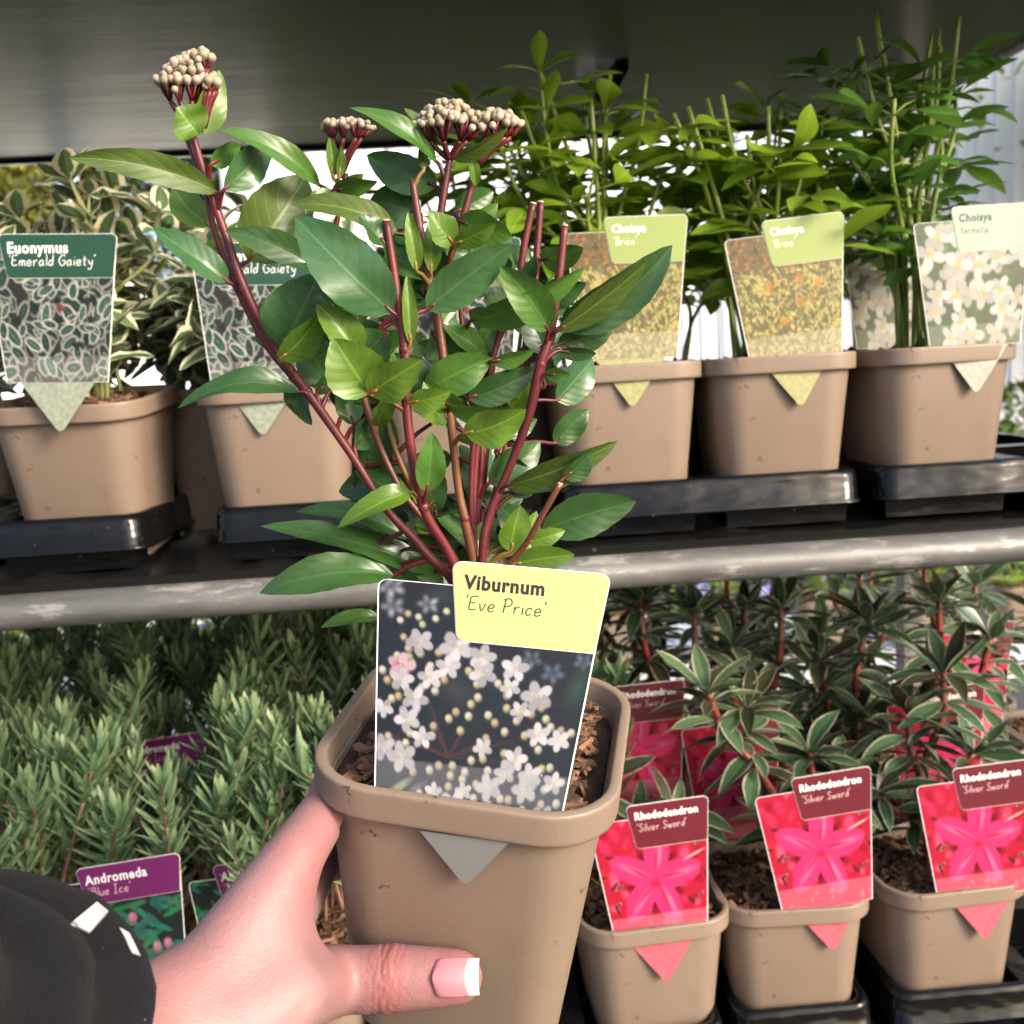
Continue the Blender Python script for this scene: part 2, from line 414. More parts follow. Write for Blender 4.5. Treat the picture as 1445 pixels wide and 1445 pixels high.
tag(obj('post', post.mesh('post', M['bluepost']), None, T((-1.62, 4.6, 0))), 'pale blue post beside the white polythene tunnel', 'post')
wh = thing('warehouse', 'pale ribbed metal warehouse wall in the bright distance', 'building', Vector((3.5, 12, 0)))
M['wpanel'] = simple('pale_blue_sheet', (0.72, 0.76, 0.82, 1), 0.45, 0.06, 2)
pm = MB(); pm.box(0, 0.93, 0, 0.06, 0.3, 5.6)
for k in range(4): pm.box(0.05 + k * 0.23, 0.12 + k * 0.23, -0.04, 0.0, 0.3, 5.6)
pm = pm.mesh('panel', M['wpanel'], False)
for i in range(16): obj('panel', pm, wh, T((-6.0 + i * 0.96, 0, 0)))
obj('plinth', MB().box(-6.1, 9.4, -0.06, 0.1, 0, 0.3).mesh('plinth', simple('plinth', (0.3, 0.3, 0.3, 1))), wh)
obj('roof', MB().box(-6.2, 9.5, -0.3, 4, 5.6, 5.75).mesh('roof', simple('roof_sheet', (0.4, 0.42, 0.45, 1))), wh)

M['treeleaf'] = leaf_mat('yellow_green_foliage', (0.16, 0.20, 0.03, 1), (0.34, 0.34, 0.07, 1), transl=0.3)
M['bark'] = simple('tree_bark', (0.10, 0.075, 0.05, 1), 0.9, 0.4, 12, bump=0.6)
LEAF6 = ((0, 0, 0), (.32, .45, .10), (.30, .95, .08), (0, 1.6, -.12), (-.30, .95, .08), (-.32, .45, .10))
def tree(label, x, y, h, r, seed):
    rg = random.Random(seed); t = thing('tree', label, 'tree', Vector((x, y, 0)), 'trees behind the nursery')
    tr = MB(); tr.tube(catmull([(0, 0, 0), (0.05, 0, h * 0.3), (-0.05, 0.1, h * 0.6), (0, 0, h * 0.9)], 4), [0.16, 0.12, 0.08, 0.03], 8)
    cl = []
    for k in range(11):
        a = rg.uniform(0, 6.28); rr = r * rg.uniform(0.35, 1); z = h * rg.uniform(0.35, 0.98)
        rr *= math.sin(math.pi * min(1, (z / h - 0.15) / 0.9)) + 0.15
        e = Vector((rr * math.cos(a), rr * math.sin(a), z)); cl.append(e)
        tr.tube(catmull([(0, 0, z * 0.7), e * 0.55 + Vector((0, 0, z * 0.38)), e], 3), [0.05, 0.03, 0.01], 5)
    obj('trunk', tr.mesh('trunk', M['bark']), t)
    lv, lf, lu = [], [], []
    for e in cl:
        for k in range(900):
            p = e + Vector((rg.gauss(0, 1), rg.gauss(0, 1), rg.gauss(0, 0.8))) * r * 0.26
            q = Matrix.Rotation(rg.uniform(0, 6.28), 3, 'Z') @ Matrix.Rotation(rg.uniform(-1.2, 1.2), 3, 'X')
            s = rg.uniform(0.08, 0.14); b = len(lv)
            for (u, v, w) in LEAF6: lv.append(p + q @ Vector((u * s, v * s, w * s)))
            lu += [(u + .5, v / 1.6) for u, v, w in LEAF6]; lf += [(b, b+1, b+2, b+5), (b+5, b+2, b+3, b+4)]
    o = obj('crown', mesh('crown', lv, lf, M['treeleaf'], False, lu), t)
for i, (x, y, h, r, lb) in enumerate(((-6.5, 14, 5.2, 2.2, 'leftmost yellow-green tree beyond the white tunnel'), (-3.4, 15.5, 6.0, 2.4, 'tall yellow-green tree rising right behind the white tunnel'),
        (-0.4, 17, 5.6, 2.2, 'yellow-green tree between tunnel and warehouse'), (9.8, 10, 6.0, 2.4, 'yellow-green tree at the far right end of the warehouse'))):
    tree(lb, x, y, h, r, 40 + i)

M['added_hedgeleaf'] = leaf_mat('added_hedge_foliage', (0.05, 0.10, 0.02, 1), (0.16, 0.22, 0.04, 1), transl=0.25)
def added_hedge(label, x0, x1, y, w, h, seed):  # added greenery: darkens and greens what the overhead shelf's underside reflects
    rg = random.Random(seed); t = thing('added_hedge_row', label, 'added_hedge', Vector(((x0 + x1) / 2, y, 0)), 'hedging added for the shelf reflection'); L = x1 - x0
    lv, lf, lu = [], [], []; st = MB()
    for k in range(int(L / .35)):
        x = -L / 2 + .35 * (k + .5); st.tube([(x, 0, 0), (x + rg.gauss(0, .04), 0, h * .5), (x + rg.gauss(0, .08), rg.gauss(0, .05), h * .9)], [.018, .012, .005], 5)
    for k in range(int(L * 1700)):
        p = Vector((rg.uniform(-L / 2, L / 2), rg.uniform(-w / 2, w / 2), 0)); p.z = h * (1 - .35 * rg.random() ** 2 * 2) * (.88 + .2 * mnoise.noise(Vector((p.x * 2.2, p.y * 3, seed))))
        if rg.random() < .4: p.z *= rg.random(); p.y = -w / 2 * rg.uniform(.75, 1.05)
        q = Matrix.Rotation(rg.uniform(0, 6.28), 3, 'Z') @ Matrix.Rotation(rg.uniform(-.9, .9), 3, 'X'); s_ = rg.uniform(.035, .07); b = len(lv)
        for (u, v, w) in LEAF6: lv.append(p + q @ Vector((u * s_, v * s_, w * s_)))
        lu += [(u + .5, v / 1.6) for u, v, w in LEAF6]; lf += [(b, b+1, b+2, b+5), (b+5, b+2, b+3, b+4)]
    obj('stems', st.mesh('stems', M['bark']), t); o = obj('foliage', mesh('foliage', lv, lf, M['added_hedgeleaf'], False, lu), t); o['kind'] = 'stuff'
added_hedge('nearest row of low green hedging, added behind the trolley for the shelf reflection', -4.6, 6.0, 4.2, .9, 1.0, 3)
added_hedge('second row of yellow-green hedging, added before the warehouse for the shelf reflection', -1.0, 8.0, 6.6, 1.0, 1.2, 4)
# ------------------------------------------------------------------ printed pictures (painted per vertex on a fine sheet)
def lin(c): 
    c = np.asarray(c, dtype=float) / 255.0
    return np.where(c <= 0.04045, c / 12.92, ((c + 0.055) / 1.055) ** 2.4)
class Pic:
    def __init__(s, nx, ny, bg):
        s.nx, s.ny = nx, ny
        s.X, s.Y = np.meshgrid(np.linspace(0, 1, nx + 1), np.linspace(0, 1, ny + 1))     # Y down
        s.c = np.zeros((ny + 1, nx + 1, 3)) + np.array(bg, dtype=float)
        s.r = np.random.RandomState(nx + ny)
    def ell(s, cx, cy, rx, ry, ang, col, soft=0.25, al=1.0):
        R = max(rx, ry) * 1.05
        i0, i1 = int(max(0, (cy - R) * s.ny)), int(min(s.ny, (cy + R) * s.ny)) + 2
        j0, j1 = int(max(0, (cx - R) * s.nx)), int(min(s.nx, (cx + R) * s.nx)) + 2
        if i1 <= i0 or j1 <= j0: return
        x = s.X[i0:i1, j0:j1] - cx; y = s.Y[i0:i1, j0:j1] - cy
        ca, sa = math.cos(ang), math.sin(ang)
        q = np.sqrt(((x * ca + y * sa) / rx) ** 2 + ((-x * sa + y * ca) / ry) ** 2)
        m = (np.clip((1 - q) / soft, 0, 1) * al)[..., None]
        s.c[i0:i1, j0:j1] = s.c[i0:i1, j0:j1] * (1 - m) + np.array(col, dtype=float) * m
    def petals(s, cx, cy, r, n, col, a0=0.0, wid=0.42, soft=0.3, shade=0.8, squash=1.0):
        for k in range(n):
            a = a0 + 6.2832 * k / n
            px, py = cx + 0.55 * r * math.cos(a), cy + 0.55 * r * math.sin(a) * squash
            v = 1 - (1 - shade) * s.r.rand()
            s.ell(px, py, 0.52 * r, wid * r, a, [x * v for x in col], soft)
    def leafshape(s, cx, cy, L, W, ang, col, edge=None):
        if edge is not None: s.ell(cx, cy, L, W, ang, edge, 0.2)
        s.ell(cx, cy, L * (0.84 if edge is not None else 1), W * (0.72 if edge is not None else 1), ang, col, 0.25)
    def band(s, y0, al=0.45, col=(235, 235, 235)):
        m = (np.clip((s.Y - y0) / 0.006, 0, 1) * al)[..., None]; s.c = s.c * (1 - m) + np.array(col, dtype=float) * m
    def grain(s, a=6): s.c = s.c + s.r.randn(s.ny + 1, s.nx + 1, 1) * a
    def done(s): return (lin(np.clip(s.c, 0, 255)) * .50).reshape(-1, 3)

def pic_viburnum(nx, ny):
    p = Pic(nx, ny, (27, 30, 36)); R = p.r
    def c4(x, y): v = (y - 150) / 940.0; xl = 262 + 50 * v; xr = 1320 - 220 * v; return (x - xl) / (xr - xl), v
    for k in range(60): p.ell(R.rand(), R.rand(), 0.05 + 0.12*R.rand(), 0.05 + 0.1*R.rand(), R.rand()*3, (20 + 22*R.rand(), 24 + 24*R.rand(), 30 + 26*R.rand()), 0.9, 0.5)
    u, v = c4(1190, 530); p.ell(u, v, 0.07, 0.13, 0.3, (52, 92, 70), 0.9, 0.7); u, v = c4(560, 200); p.ell(u, v, .1, .07, 0, (60, 75, 78), 0.9, .6)
    u, v = c4(650, 590); p.ell(u, v, .13, .09, .3, (82, 74, 72), .95, .6)
    for (x, y) in ((520, 640), (560, 760), (760, 800), (900, 770), (690, 740), (330, 790), (980, 860), (500, 830)):
        x0, y0 = c4(620, 860); x1, y1 = c4(x, y)
        for t in np.linspace(0, 1, 26): p.ell(x0 + (x1-x0)*t, y0 + (y1-y0)*t, .011, .011, 0, (72, 42, 50), .6, .8)
    u, v = c4(400, 1010); p.ell(u, v, .12, .025, -.6, (150, 178, 120), .6, .8); u, v = c4(470, 1010); p.ell(u, v, .1, .02, -.6, (110, 100, 120), .6, .7)
    fl = [(320,180,62,1),(335,262,58,1),(500,240,50,1),(985,430,50,2),(1080,480,55,2),(1220,420,45,2),(640,410,75,0),(470,400,60,0),(760,440,60,0),(390,510,62,3),(395,565,55,0),(605,495,55,0),(525,545,55,0),
        (765,510,60,0),(910,475,60,0),(890,555,45,0),(1010,580,70,0),(935,645,45,0),(460,640,60,0),(430,725,60,0),(500,795,50,0),(1015,735,55,0),(1105,750,50,0),(770,810,45,0),(915,840,55,0),
        (320,690,45,0),(330,850,60,0),(415,880,70,0),(870,900,50,0),(980,900,55,0),(1080,920,50,0),(800,965,62,0),(955,960,60,0),(690,990,40,0),(560,1005,42,0),(650,1055,75,0),(1030,1065,60,0),(895,1085,45,0)]
    bd = [(475,450),(420,435),(305,535),(330,575),(375,595),(490,590),(550,600),(590,550),(740,555),(700,505),(835,545),(875,590),(745,610),(715,640),(705,690),(648,678),(617,708),(670,752),(793,678),(823,706),(867,738),
        (875,642),(920,688),(985,655),(1050,670),(1030,625),(1070,700),(1115,710),(1160,715),(955,745),(1015,795),(550,745),(445,782),(350,805),(430,825),(385,637),(355,650),(345,695),(545,785),(785,772),(722,866),(773,855),
        (795,900),(865,825),(1065,862),(1030,870),(870,865),(580,900),(540,922),(632,935),(695,915),(625,980),(685,945),(745,960),(500,1020),(467,935),(735,1015),(800,1035),(850,1005),(885,1005),(945,1040),(1040,950),(1090,1000),
        (1025,1010),(845,1055),(640,895),(525,500),(425,470),(370,470),(440,495),(375,320),(410,290),(460,300),(480,330),(540,300),(395,390),(590,265),(600,380),(670,375),(560,440)]
    for k, (x, y) in enumerate(bd):
        u, v = c4(x, y); cc = [(226, 222, 190), (214, 205, 158), (232, 226, 205), (205, 188, 150)][k % 4]
        bl = y < 400
        p.ell(u, v, .025, .025, 0, [q * .62 for q in cc], .35 if not bl else .9, .9); p.ell(u - .003, v - .004, .020, .020, 0, [q_ * .93 for q_ in cc], .6)
        if not bl: p.ell(u + .002, v + .002, .006, .006, 0, (190, 165, 110), .8, .7)
    for (x, y, r, kd) in fl:
        u, v = c4(x, y); r = r / 1010.0 * 1.18
        col = [(222, 217, 226), (178, 180, 194), (112, 128, 152), (226, 192, 206)][kd]; sf = .3 if kd in (0, 3) else .9
        p.ell(u, v + .006, r * .95, r * .8, 0, [q * .45 for q in col], .9, .5)
        p.petals(u, v, r, 5, col, R.rand() * 2, .36, sf, .74, .78)
        if kd in (0, 3):
            for q in range(6): p.ell(u + R.randn() * r * .28, v + R.randn() * r * .2, .007, .007, 0, (205, 210, 150) if kd == 0 else (200, 60, 90), .7)
            p.ell(u, v, r * .16, r * .14, 0, (196, 204, 170), .8, .8)
    p.band(.785, .36, (196, 196, 202)); p.grain(3); return p.done()
def pic_euonymus(nx, ny):
    p = Pic(nx, ny, (46, 42, 40)); R = p.r
    for k in range(190):
        x, y = R.rand(), R.rand(); a = R.rand() * 6.28; L = .045 + .075 * R.rand()
        g = .35 + .8 * (k / 190.0) * (.6 + .6 * R.rand()); k = k * 260 / 190.
        if R.rand() < .35: p.ell(R.rand(), R.rand(), .05, .03, R.rand() * 3, (30, 28, 26), .5)
        e = [min(255, q * (.6 + .42 * k / 260)) for q in (232, 230, 222)]
        p.leafshape(x, y, L, L * (.42 + .25 * R.rand()), a, (46 * g, 80 * g, 64 * g), e)
        ca, sa = math.cos(a), math.sin(a)
        p.ell(x, y, L * .7, L * .03, a, (170 * g, 185 * g, 165 * g), .6, .8)
    p.ell(.56, .44, .05, .04, .3, (130, 62, 58), .6)
    p.band(.80, .38, (215, 212, 205)); p.grain(6); return p.done()
def pic_brica(nx, ny):
    p = Pic(nx, ny, (120, 108, 66)); R = p.r
    for k in range(900):
        y = R.rand(); x = R.rand(); cy = y
        if y < .28: cols = [(170, 110, 50), (120, 82, 44), (196, 140, 70), (80, 58, 42)]
        else: cols = [(208, 198, 108), (186, 186, 104), (224, 212, 146), (168, 172, 92), (128, 124, 74), (214, 172, 98), (196, 196, 122)]
        c = cols[R.randint(len(cols))]; p.ell(x, y, .02 + .025 * R.rand(), .008 + .006 * R.rand(), R.rand() * 3.14, c, .4, .9)
    for k in range(11):
        x, y = .15 + .8 * R.rand(), .35 + .5 * R.rand(); p.petals(x, y, .055, 9, (228, 160, 70) if k % 2 else (226, 214, 120), R.rand(), .16, .4)
    for k in range(40): p.ell(R.rand(), .3 + .6 * R.rand(), .04, .012, R.rand() * 3, (70, 60, 46), .7, .55)
    p.band(.79, .48, (226, 220, 196)); p.grain(7); return p.done()
def pic_ternata(nx, ny):
    p = Pic(nx, ny, (74, 92, 62)); R = p.r
    for k in range(80): p.leafshape(R.rand(), R.rand(), .1, .035, R.rand() * 3.14, (50 + 50 * R.rand(), 86 + 50 * R.rand(), 50 + 30 * R.rand()))
    for k in range(34):
        x, y = R.rand(), R.rand() * 1.02; r = .10 + .045 * R.rand(); a0 = R.rand() * 3
        p.ell(x, y + .02, r * .9, r * .8, 0, (66, 80, 56), .9, .5)
        p.petals(x, y, r, 4 + (k % 2), (232, 230, 222), a0, .36, .22, .78)
        p.ell(x, y, r * .2, r * .2, 0, (206, 200, 120), .6)
        for q in range(6): a = q * 1.05; p.ell(x + r * .24 * math.cos(a), y + r * .24 * math.sin(a), .011, .011, 0, (222, 178, 70), .5)
    p.band(.82, .3, (225, 222, 214)); p.grain(5); return p.done()
def pic_andromeda(nx, ny):
    p = Pic(nx, ny, (42, 50, 48)); R = p.r
    for k in range(120): p.leafshape(R.rand(), R.rand(), .11, .026, -.6 + 1.8 * R.rand(), (36 + 50 * R.rand(), 100 + 55 * R.rand(), 84 + 40 * R.rand()))
    for k in range(18):
        x, y = R.rand(), .1 + .9 * R.rand(); c = (214, 140, 168)
        p.ell(x, y, .045, .05, 0, c, .35); p.ell(x - .01, y - .012, .02, .02, 0, (238, 186, 204), .8); p.ell(x, y + .04, .02, .015, 0, (180, 90, 120), .5)
    p.band(.82, .38, (220, 220, 222)); p.grain(5); return p.done()
def pic_rhododendron(nx, ny):
    p = Pic(nx, ny, (206, 30, 66)); R = p.r
    for k in range(70):
        x, y = R.rand(), R.rand() * .8; p.ell(x, y, .04 + .05 * R.rand(), .03 + .03 * R.rand(), R.rand() * 3, [(236, 56, 104), (176, 16, 44), (250, 100, 140), (206, 34, 48)][k % 4], .5, .8)
    for k in range(16):
        x = [.05, .95][k % 2] + .1 * R.randn(); y = .25 + .5 * R.rand(); p.leafshape(x, y, .055, .014, R.rand() * 3.1, (70, 40, 40), (200, 170, 140) if k % 3 == 0 else None)
    for k in range(5):
        a = -1.57 + 6.2832 * (k + .5) / 5 + .15; p.ell(.5 + .2 * math.cos(a), .52 + .2 * math.sin(a), .13, .05, a, (112, 8, 30), .7, .9)
    for k in range(5):
        a = -1.57 + 6.2832 * k / 5 + .15; cx, cy = .50, .52
        p.ell(cx + .21 * math.cos(a), cy + .20 * math.sin(a), .25, .12, a, (255, 60, 128), .12)
        p.ell(cx + .24 * math.cos(a) + .02, cy + .22 * math.sin(a), .2, .04, a, (255, 140, 180), .8, .85)
        p.ell(cx + .16 * math.cos(a), cy + .16 * math.sin(a), .16, .018, a + .1, (206, 16, 74), .8, .85)
    p.ell(.5, .55, .06, .04, 0, (220, 30, 84), .6); 
    for k in range(5): p.ell(.46 + .03 * k, .56 + .012 * R.randn(), .022, .005, -.9, (170, 60, 60), .5)
    p.ell(.88, .35, .14, .012, -.35, (236, 210, 196), .5)
    for k in range(10): p.ell(R.rand(), .82 + .16 * R.rand(), .04, .02, R.rand() * 3, (190, 120, 120), .6, .7)
    p.band(.80, .42, (240, 196, 200)); p.grain(4); return p.done()

# ------------------------------------------------------------------ lettering
def bold_mesh(word, height, mat, bold=0.042):
    cu = bpy.data.curves.new('lettering', 'FONT'); cu.body = word; cu.size = 1.0; cu.offset = bold; cu.resolution_u = 3; cu.space_character = 1.10
    o = bpy.data.objects.new('tmp', cu); COL.objects.link(o)
    me = bpy.data.meshes.new_from_object(o.evaluated_get(bpy.context.evaluated_depsgraph_get()))
    bpy.data.objects.remove(o); me.materials.clear(); me.materials.append(mat)
    co = np.empty(len(me.vertices) * 3, dtype=np.float32); me.vertices.foreach_get('co', co); co = co.reshape(-1, 3)
    k = height / 0.73
    co[:, 0] *= k * 0.88; co[:, 1] *= k; co[:, 2] = 0; me.vertices.foreach_set('co', co.ravel()); me.update(); me.name = 'name_lettering'
    return me
HW = {"'": [[(.06,1.05),(.0,.82)]], 'E': [[(.5,.98),(.1,.93),(.05,.5),(.1,.05),(.52,.1)],[(.07,.5),(.4,.53)]], 'v': [[(0,.5),(.18,.02),(.4,.55)]],
 'e': [[(.05,.25),(.38,.3),(.3,.5),(.1,.45),(.03,.2),(.15,.0),(.42,.1)]], 'P': [[(.1,.0),(.13,.95)],[(.0,.9),(.35,1.02),(.56,.76),(.4,.5),(.13,.45)]], 'r': [[(.05,.5),(.07,0)],[(.07,.3),(.2,.5),(.36,.46)]],
 'i': [[(.05,.5),(.07,0)],[(.07,.72),(.085,.77)]], 'c': [[(.38,.42),(.2,.5),(.03,.25),(.15,.0),(.4,.1)]], 'm': [[(.03,.5),(.05,0)],[(.05,.3),(.2,.5),(.28,.3),(.28,0)],[(.28,.3),(.43,.5),(.52,.3),(.53,0)]],
 'a': [[(.38,.42),(.2,.5),(.03,.22),(.15,0),(.35,.2),(.38,.5)],[(.38,.5),(.4,.1),(.48,.02)]], 'l': [[(.05,1.0),(.07,0)]], 'd': [[(.38,.42),(.2,.5),(.03,.22),(.15,0),(.36,.2)],[(.4,1.0),(.38,.02)]],
 'G': [[(.6,.85),(.35,1.),(.05,.5),(.3,0),(.6,.2),(.6,.45),(.35,.45)]], 't': [[(.15,.85),(.15,.1),(.3,.02)],[(0,.55),(.32,.57)]], 'y': [[(.02,.5),(.15,.15),(.35,.2)],[(.4,.5),(.36,0),(.2,-.35),(0,-.25)]],
 'B': [[(.1,0),(.12,1)],[(.05,.95),(.4,.95),(.4,.6),(.12,.52),(.5,.45),(.45,.05),(.05,.02)]], 'n': [[(.03,.5),(.05,0)],[(.05,.3),(.2,.5),(.33,.35),(.34,0)]], 'u': [[(.03,.5),(.06,.1),(.2,0),(.35,.2),(.36,.5)],[(.36,.5),(.38,0)]],
 'I': [[(.0,1),(.4,1)],[(.2,1),(.2,0)],[(0,0),(.4,0)]], 'S': [[(.5,.85),(.3,1),(.1,.8),(.25,.55),(.45,.3),(.3,0),(.02,.12)]], 'w': [[(0,.5),(.12,0),(.27,.4),(.4,0),(.55,.5)]], 'o': [[(.2,.5),(.03,.25),(.2,0),(.38,.25),(.2,.5)]]}
def hand_mesh(word, cap, mat, pen=0.07):
    m = MB(); x = 0.0; zz = 0
    for ch in word:
        if ch == ' ': x += .34; continue
        st = HW[ch]; w = max(p[0] for s_ in st for p in s_)
        for s_ in st:
            zz += 1
            pts = catmull([(x + a + b * .10, b, 0) for a, b in s_], 4 if len(s_) > 2 else 2)
            for i in range(len(pts)):
                t = (pts[min(i+1, len(pts)-1)] - pts[max(i-1, 0)]).normalized(); nn = Vector((-t.y, t.x, 0)) * pen / 2
                m.v += [tuple((pts[i] + nn) * cap)[:2] + (zz % 4 * 8e-6,), tuple((pts[i] - nn) * cap)[:2] + (zz % 4 * 8e-6,)]
            k = len(m.v) - 2 * len(pts)
            for i in range(len(pts) - 1): m.f.append((k + 2*i, k + 2*i + 1, k + 2*i + 3, k + 2*i + 2))
        x += w + .16
    return m.mesh('variety_lettering', mat, False)

# ------------------------------------------------------------------ label cards. Local frame: x right, y up the card, z towards the reader; y=0 at pot rim
LB, LT, LH = 0.0355, 0.0455, 0.094           # half width at the bottom and the top, height of the picture
TX0, TX1, TY0, TY1 = -0.0160, 0.0465, 0.0705, 0.1045   # name tab
def xl(y): 
    h = LB + (LT - LB) * y / LH; r = .004
    return -h + (r - math.sqrt(max(0, r*r - (y - (LH - r))**2)) if y > LH - r else 0)
def xr(y): return LB + (LT - LB) * y / LH
def tabshape(inset=0.0, n=4, TX0=TX0, TY0=TY0):
    r = .004; out = []
    sk = 0.004   # the tab leans with the card
    for cx, cy, a0, s in ((TX1 - r, TY1 - r, 0, 1), (TX0 + r, TY1 - r, 90, 1), (TX0 + sk + r, TY0 + r, 180, 1), (TX1 - .0035 - .0008, TY0 + .0008, 270, 0)):
        rr = r if s else .0008
        for k in range(n + 1):
            a = math.radians(a0 + 90 * k / n); out.append((cx + (rr - inset) * math.cos(a), cy + (rr - inset) * math.sin(a)))
    return out
def solid(outline, z0, z1):
    n = len(outline); V = [(x, y, z0) for x, y in outline] + [(x, y, z1) for x, y in outline]
    return V, [tuple(range(n - 1, -1, -1)), tuple(n + k for k in range(n))] + [(k, (k+1) % n, n + (k+1) % n, n + k) for k in range(n)]
def card_outline():
    ys = [0, .03, .06, LH - .004, LH - .003, LH - .002, LH - .001, LH - .0003, LH]
    L = [(xl(y), y) for y in ys]; R = [(xr(y), y) for y in (LH, .06, .03, 0)]
    return (L + R)[::-1]
def pic_mesh(fn, nx, ny):
    c = fn(nx, ny); V = []
    for i in range(ny + 1):
        y = (LH - .0006) * (1 - i / ny) + .0003
        a, b = xl(y) + .0006, xr(y) - .0006
        for j in range(nx + 1): V.append((a + (b - a) * j / nx, y, 0.0))
    n = nx + 1
    F = [(i*n + j, (i+1)*n + j, (i+1)*n + j + 1, i*n + j + 1) for i in range(ny) for j in range(nx)]
    return mesh('picture', V, F, M['print'], True, None, c)
def tail_mesh(mat):
    o = [(-.0262, .0004), (-.0025, -.0335), (0.0, -.0350), (.0025, -.0335), (.0262, .0004)]
    return mesh('tail', *solid(o, -.0003, .0003), mat, False)
CARD = mesh('card', *solid(card_outline(), -.00025, .00025), M['white_card'], False)
SP = {}
def species(key, name, variety, tabcol, ink, ink2, fn, res, tailmat, h1=.0060, h2=.0058, tx=TX0, ty=TY0):
    tm = simple('tab_' + key, tuple(x * .53 for x in tabcol[:3]) + (1,), .33, .03, 40)
    SP[key] = dict(name=bold_mesh(name, h1, M[ink], .036 if key == 'viburnum' else .030), var=hand_mesh(variety, h2, M[ink2]), pic=pic_mesh(fn, *res),
        tab=mesh('name_tab', *solid(tabshape(.0004, 4, tx, ty), .0004, .0008), tm, False), tabcard=mesh('tab_card', *solid(tabshape(0, 4, tx, ty), -.0001, .00045), M['white_card'], False), tail=tail_mesh(tailmat), tx=tx, h1=h1)
species('viburnum', 'Viburnum', "'Eve Price'", srgb(240, 234, 150), 'ink_black', 'ink_black', pic_viburnum, (190, 190), simple('grey_tail', (0.20, 0.20, 0.195, 1), .4, .15, 40), .0061, .0062)
species('euonymus', 'Euonymus', "'Emerald Gaiety'", srgb(34, 84, 62), 'ink_white', 'ink_white', pic_euonymus, (110, 110), simple('leafy_print', srgb(132, 140, 124), .35, .6, 260), .0078, .0076, -.0355, .0735)
species('brica', 'Choisya', "'Brica'", srgb(176, 196, 108), 'ink_white', 'ink_white', pic_brica, (110, 110), simple('leafy_print_yellow', srgb(146, 144, 98), .35, .5, 260))
species('ternata', 'Choisya', "ternata", srgb(184, 216, 188), 'ink_black', 'ink_black', pic_ternata, (110, 110), simple('flowery_print', srgb(154, 152, 140), .35, .5, 200))
species('andromeda', 'Andromeda', "'Blue Ice'", srgb(140, 44, 122), 'ink_white', 'ink_pink', pic_andromeda, (90, 90), simple('bud_print', srgb(190, 160, 170), .35, .2, 200), .0068, .0066, -.026, .0770)
species('rhododendron', 'Rhododendron', "'Silver Sword'", srgb(122, 36, 52), 'ink_white', 'ink_pink', pic_rhododendron, (110, 110), simple('petal_print', srgb(180, 86, 100), .35, .45, 220), .0060, .0058)
def label_card(key, text, Mx, group='plant labels', detail=True, tail=None):
    d = SP[key]; t = thing('plant_label', text, 'plant label', Mx, group)
    obj('card', CARD, t); obj('picture', d['pic'], t, T((0, 0, .00035)))
    tab = obj('name_tab', d['tab'], t); obj('tab_card', d['tabcard'], t)
    if detail:
        obj('name_lettering', d['name'], tab, T((d['tx'] + .0055, TY1 - .0055 - d['h1'], .00090)))
        obj('variety_lettering', d['var'], tab, T((d['tx'] + .0065, TY1 - .0145 - d['h1'], .00090)))
    obj('tail', d['tail'], t, tail)
    return t
# ------------------------------------------------------------------ pots (origin at the base centre, rim top at z = 0.125)
def pot_meshes(n=7):
    body = [(.086, 0.0, .016), (.0885, .003, .018), (.1105, .1125, .025), (.1105, .1165, .025)]
    inner = [(.1075, .1165, .0235), (.1065, .105, .023)]
    loops = [[(x, y, z) for x, y in rsq(w, w, r, n)] for w, z, r in body + inner]
    b = mesh('pot', *loft(loops, False, True), M['pot'])
    rim = [(.1085, .1135, .0238), (.1110, .1122, .025), (.1190, .1120, .0288), (.1203, .1122, .0293), (.1208, .1128, .0295), (.1209, .1140, .0295), (.1212, .1228, .0297), (.1211, .1240, .0296), (.1206, .1248, .0294), (.1196, .1251, .029), (.1140, .1251, .0262), (.1124, .1248, .0255), (.1118, .1240, .0252), (.1085, .1190, .0238), (.1072, .1150, .0232)]
    loops = [[(x, y, z) for x, y in rsq(w, w, r, n)] for w, z, r in rim]
    r = mesh('rim', *loft(loops), M['pot'])
    return b, r
POT, RIM = pot_meshes()
def compost_mesh(seed, w=.1060, z0=.107, h=.006, n=26, r=.023):
    V, F = [], []; o = rsq(w, w, r, 7); K = len(o); rings = 11
    for i in range(rings + 1):
        s = i / rings
        for x, y in o:
            p = Vector((x * s, y * s, 0)); e = h * (1 - s ** 3)
            nz = mnoise.noise(Vector((p.x * 120 + seed, p.y * 120, seed))) * .0022 + mnoise.noise(Vector((p.x * 380, p.y * 380 + seed, 1))) * .0014
            V.append((p.x, p.y, z0 + e + nz))
    for i in range(rings):
        for j in range(K): F.append((i*K + j, (i+1)*K + j, (i+1)*K + (j+1) % K, i*K + (j+1) % K))
    return mesh('compost', V, F, M['compost'])
def chip_geo(rg, L, W, H):
    pts = []
    for z in (-.5, .5):
        for x, y in ((-.5, -.5), (.5, -.5), (.5, .5), (-.5, .5)):
            pts.append(Vector((x * W * rg.uniform(.6, 1.2), y * L * rg.uniform(.75, 1.2), z * H * rg.uniform(.7, 1.2))))
    return pts, [(3, 2, 1, 0), (4, 5, 6, 7), (0, 1, 5, 4), (1, 2, 6, 5), (2, 3, 7, 6), (3, 0, 4, 7)]
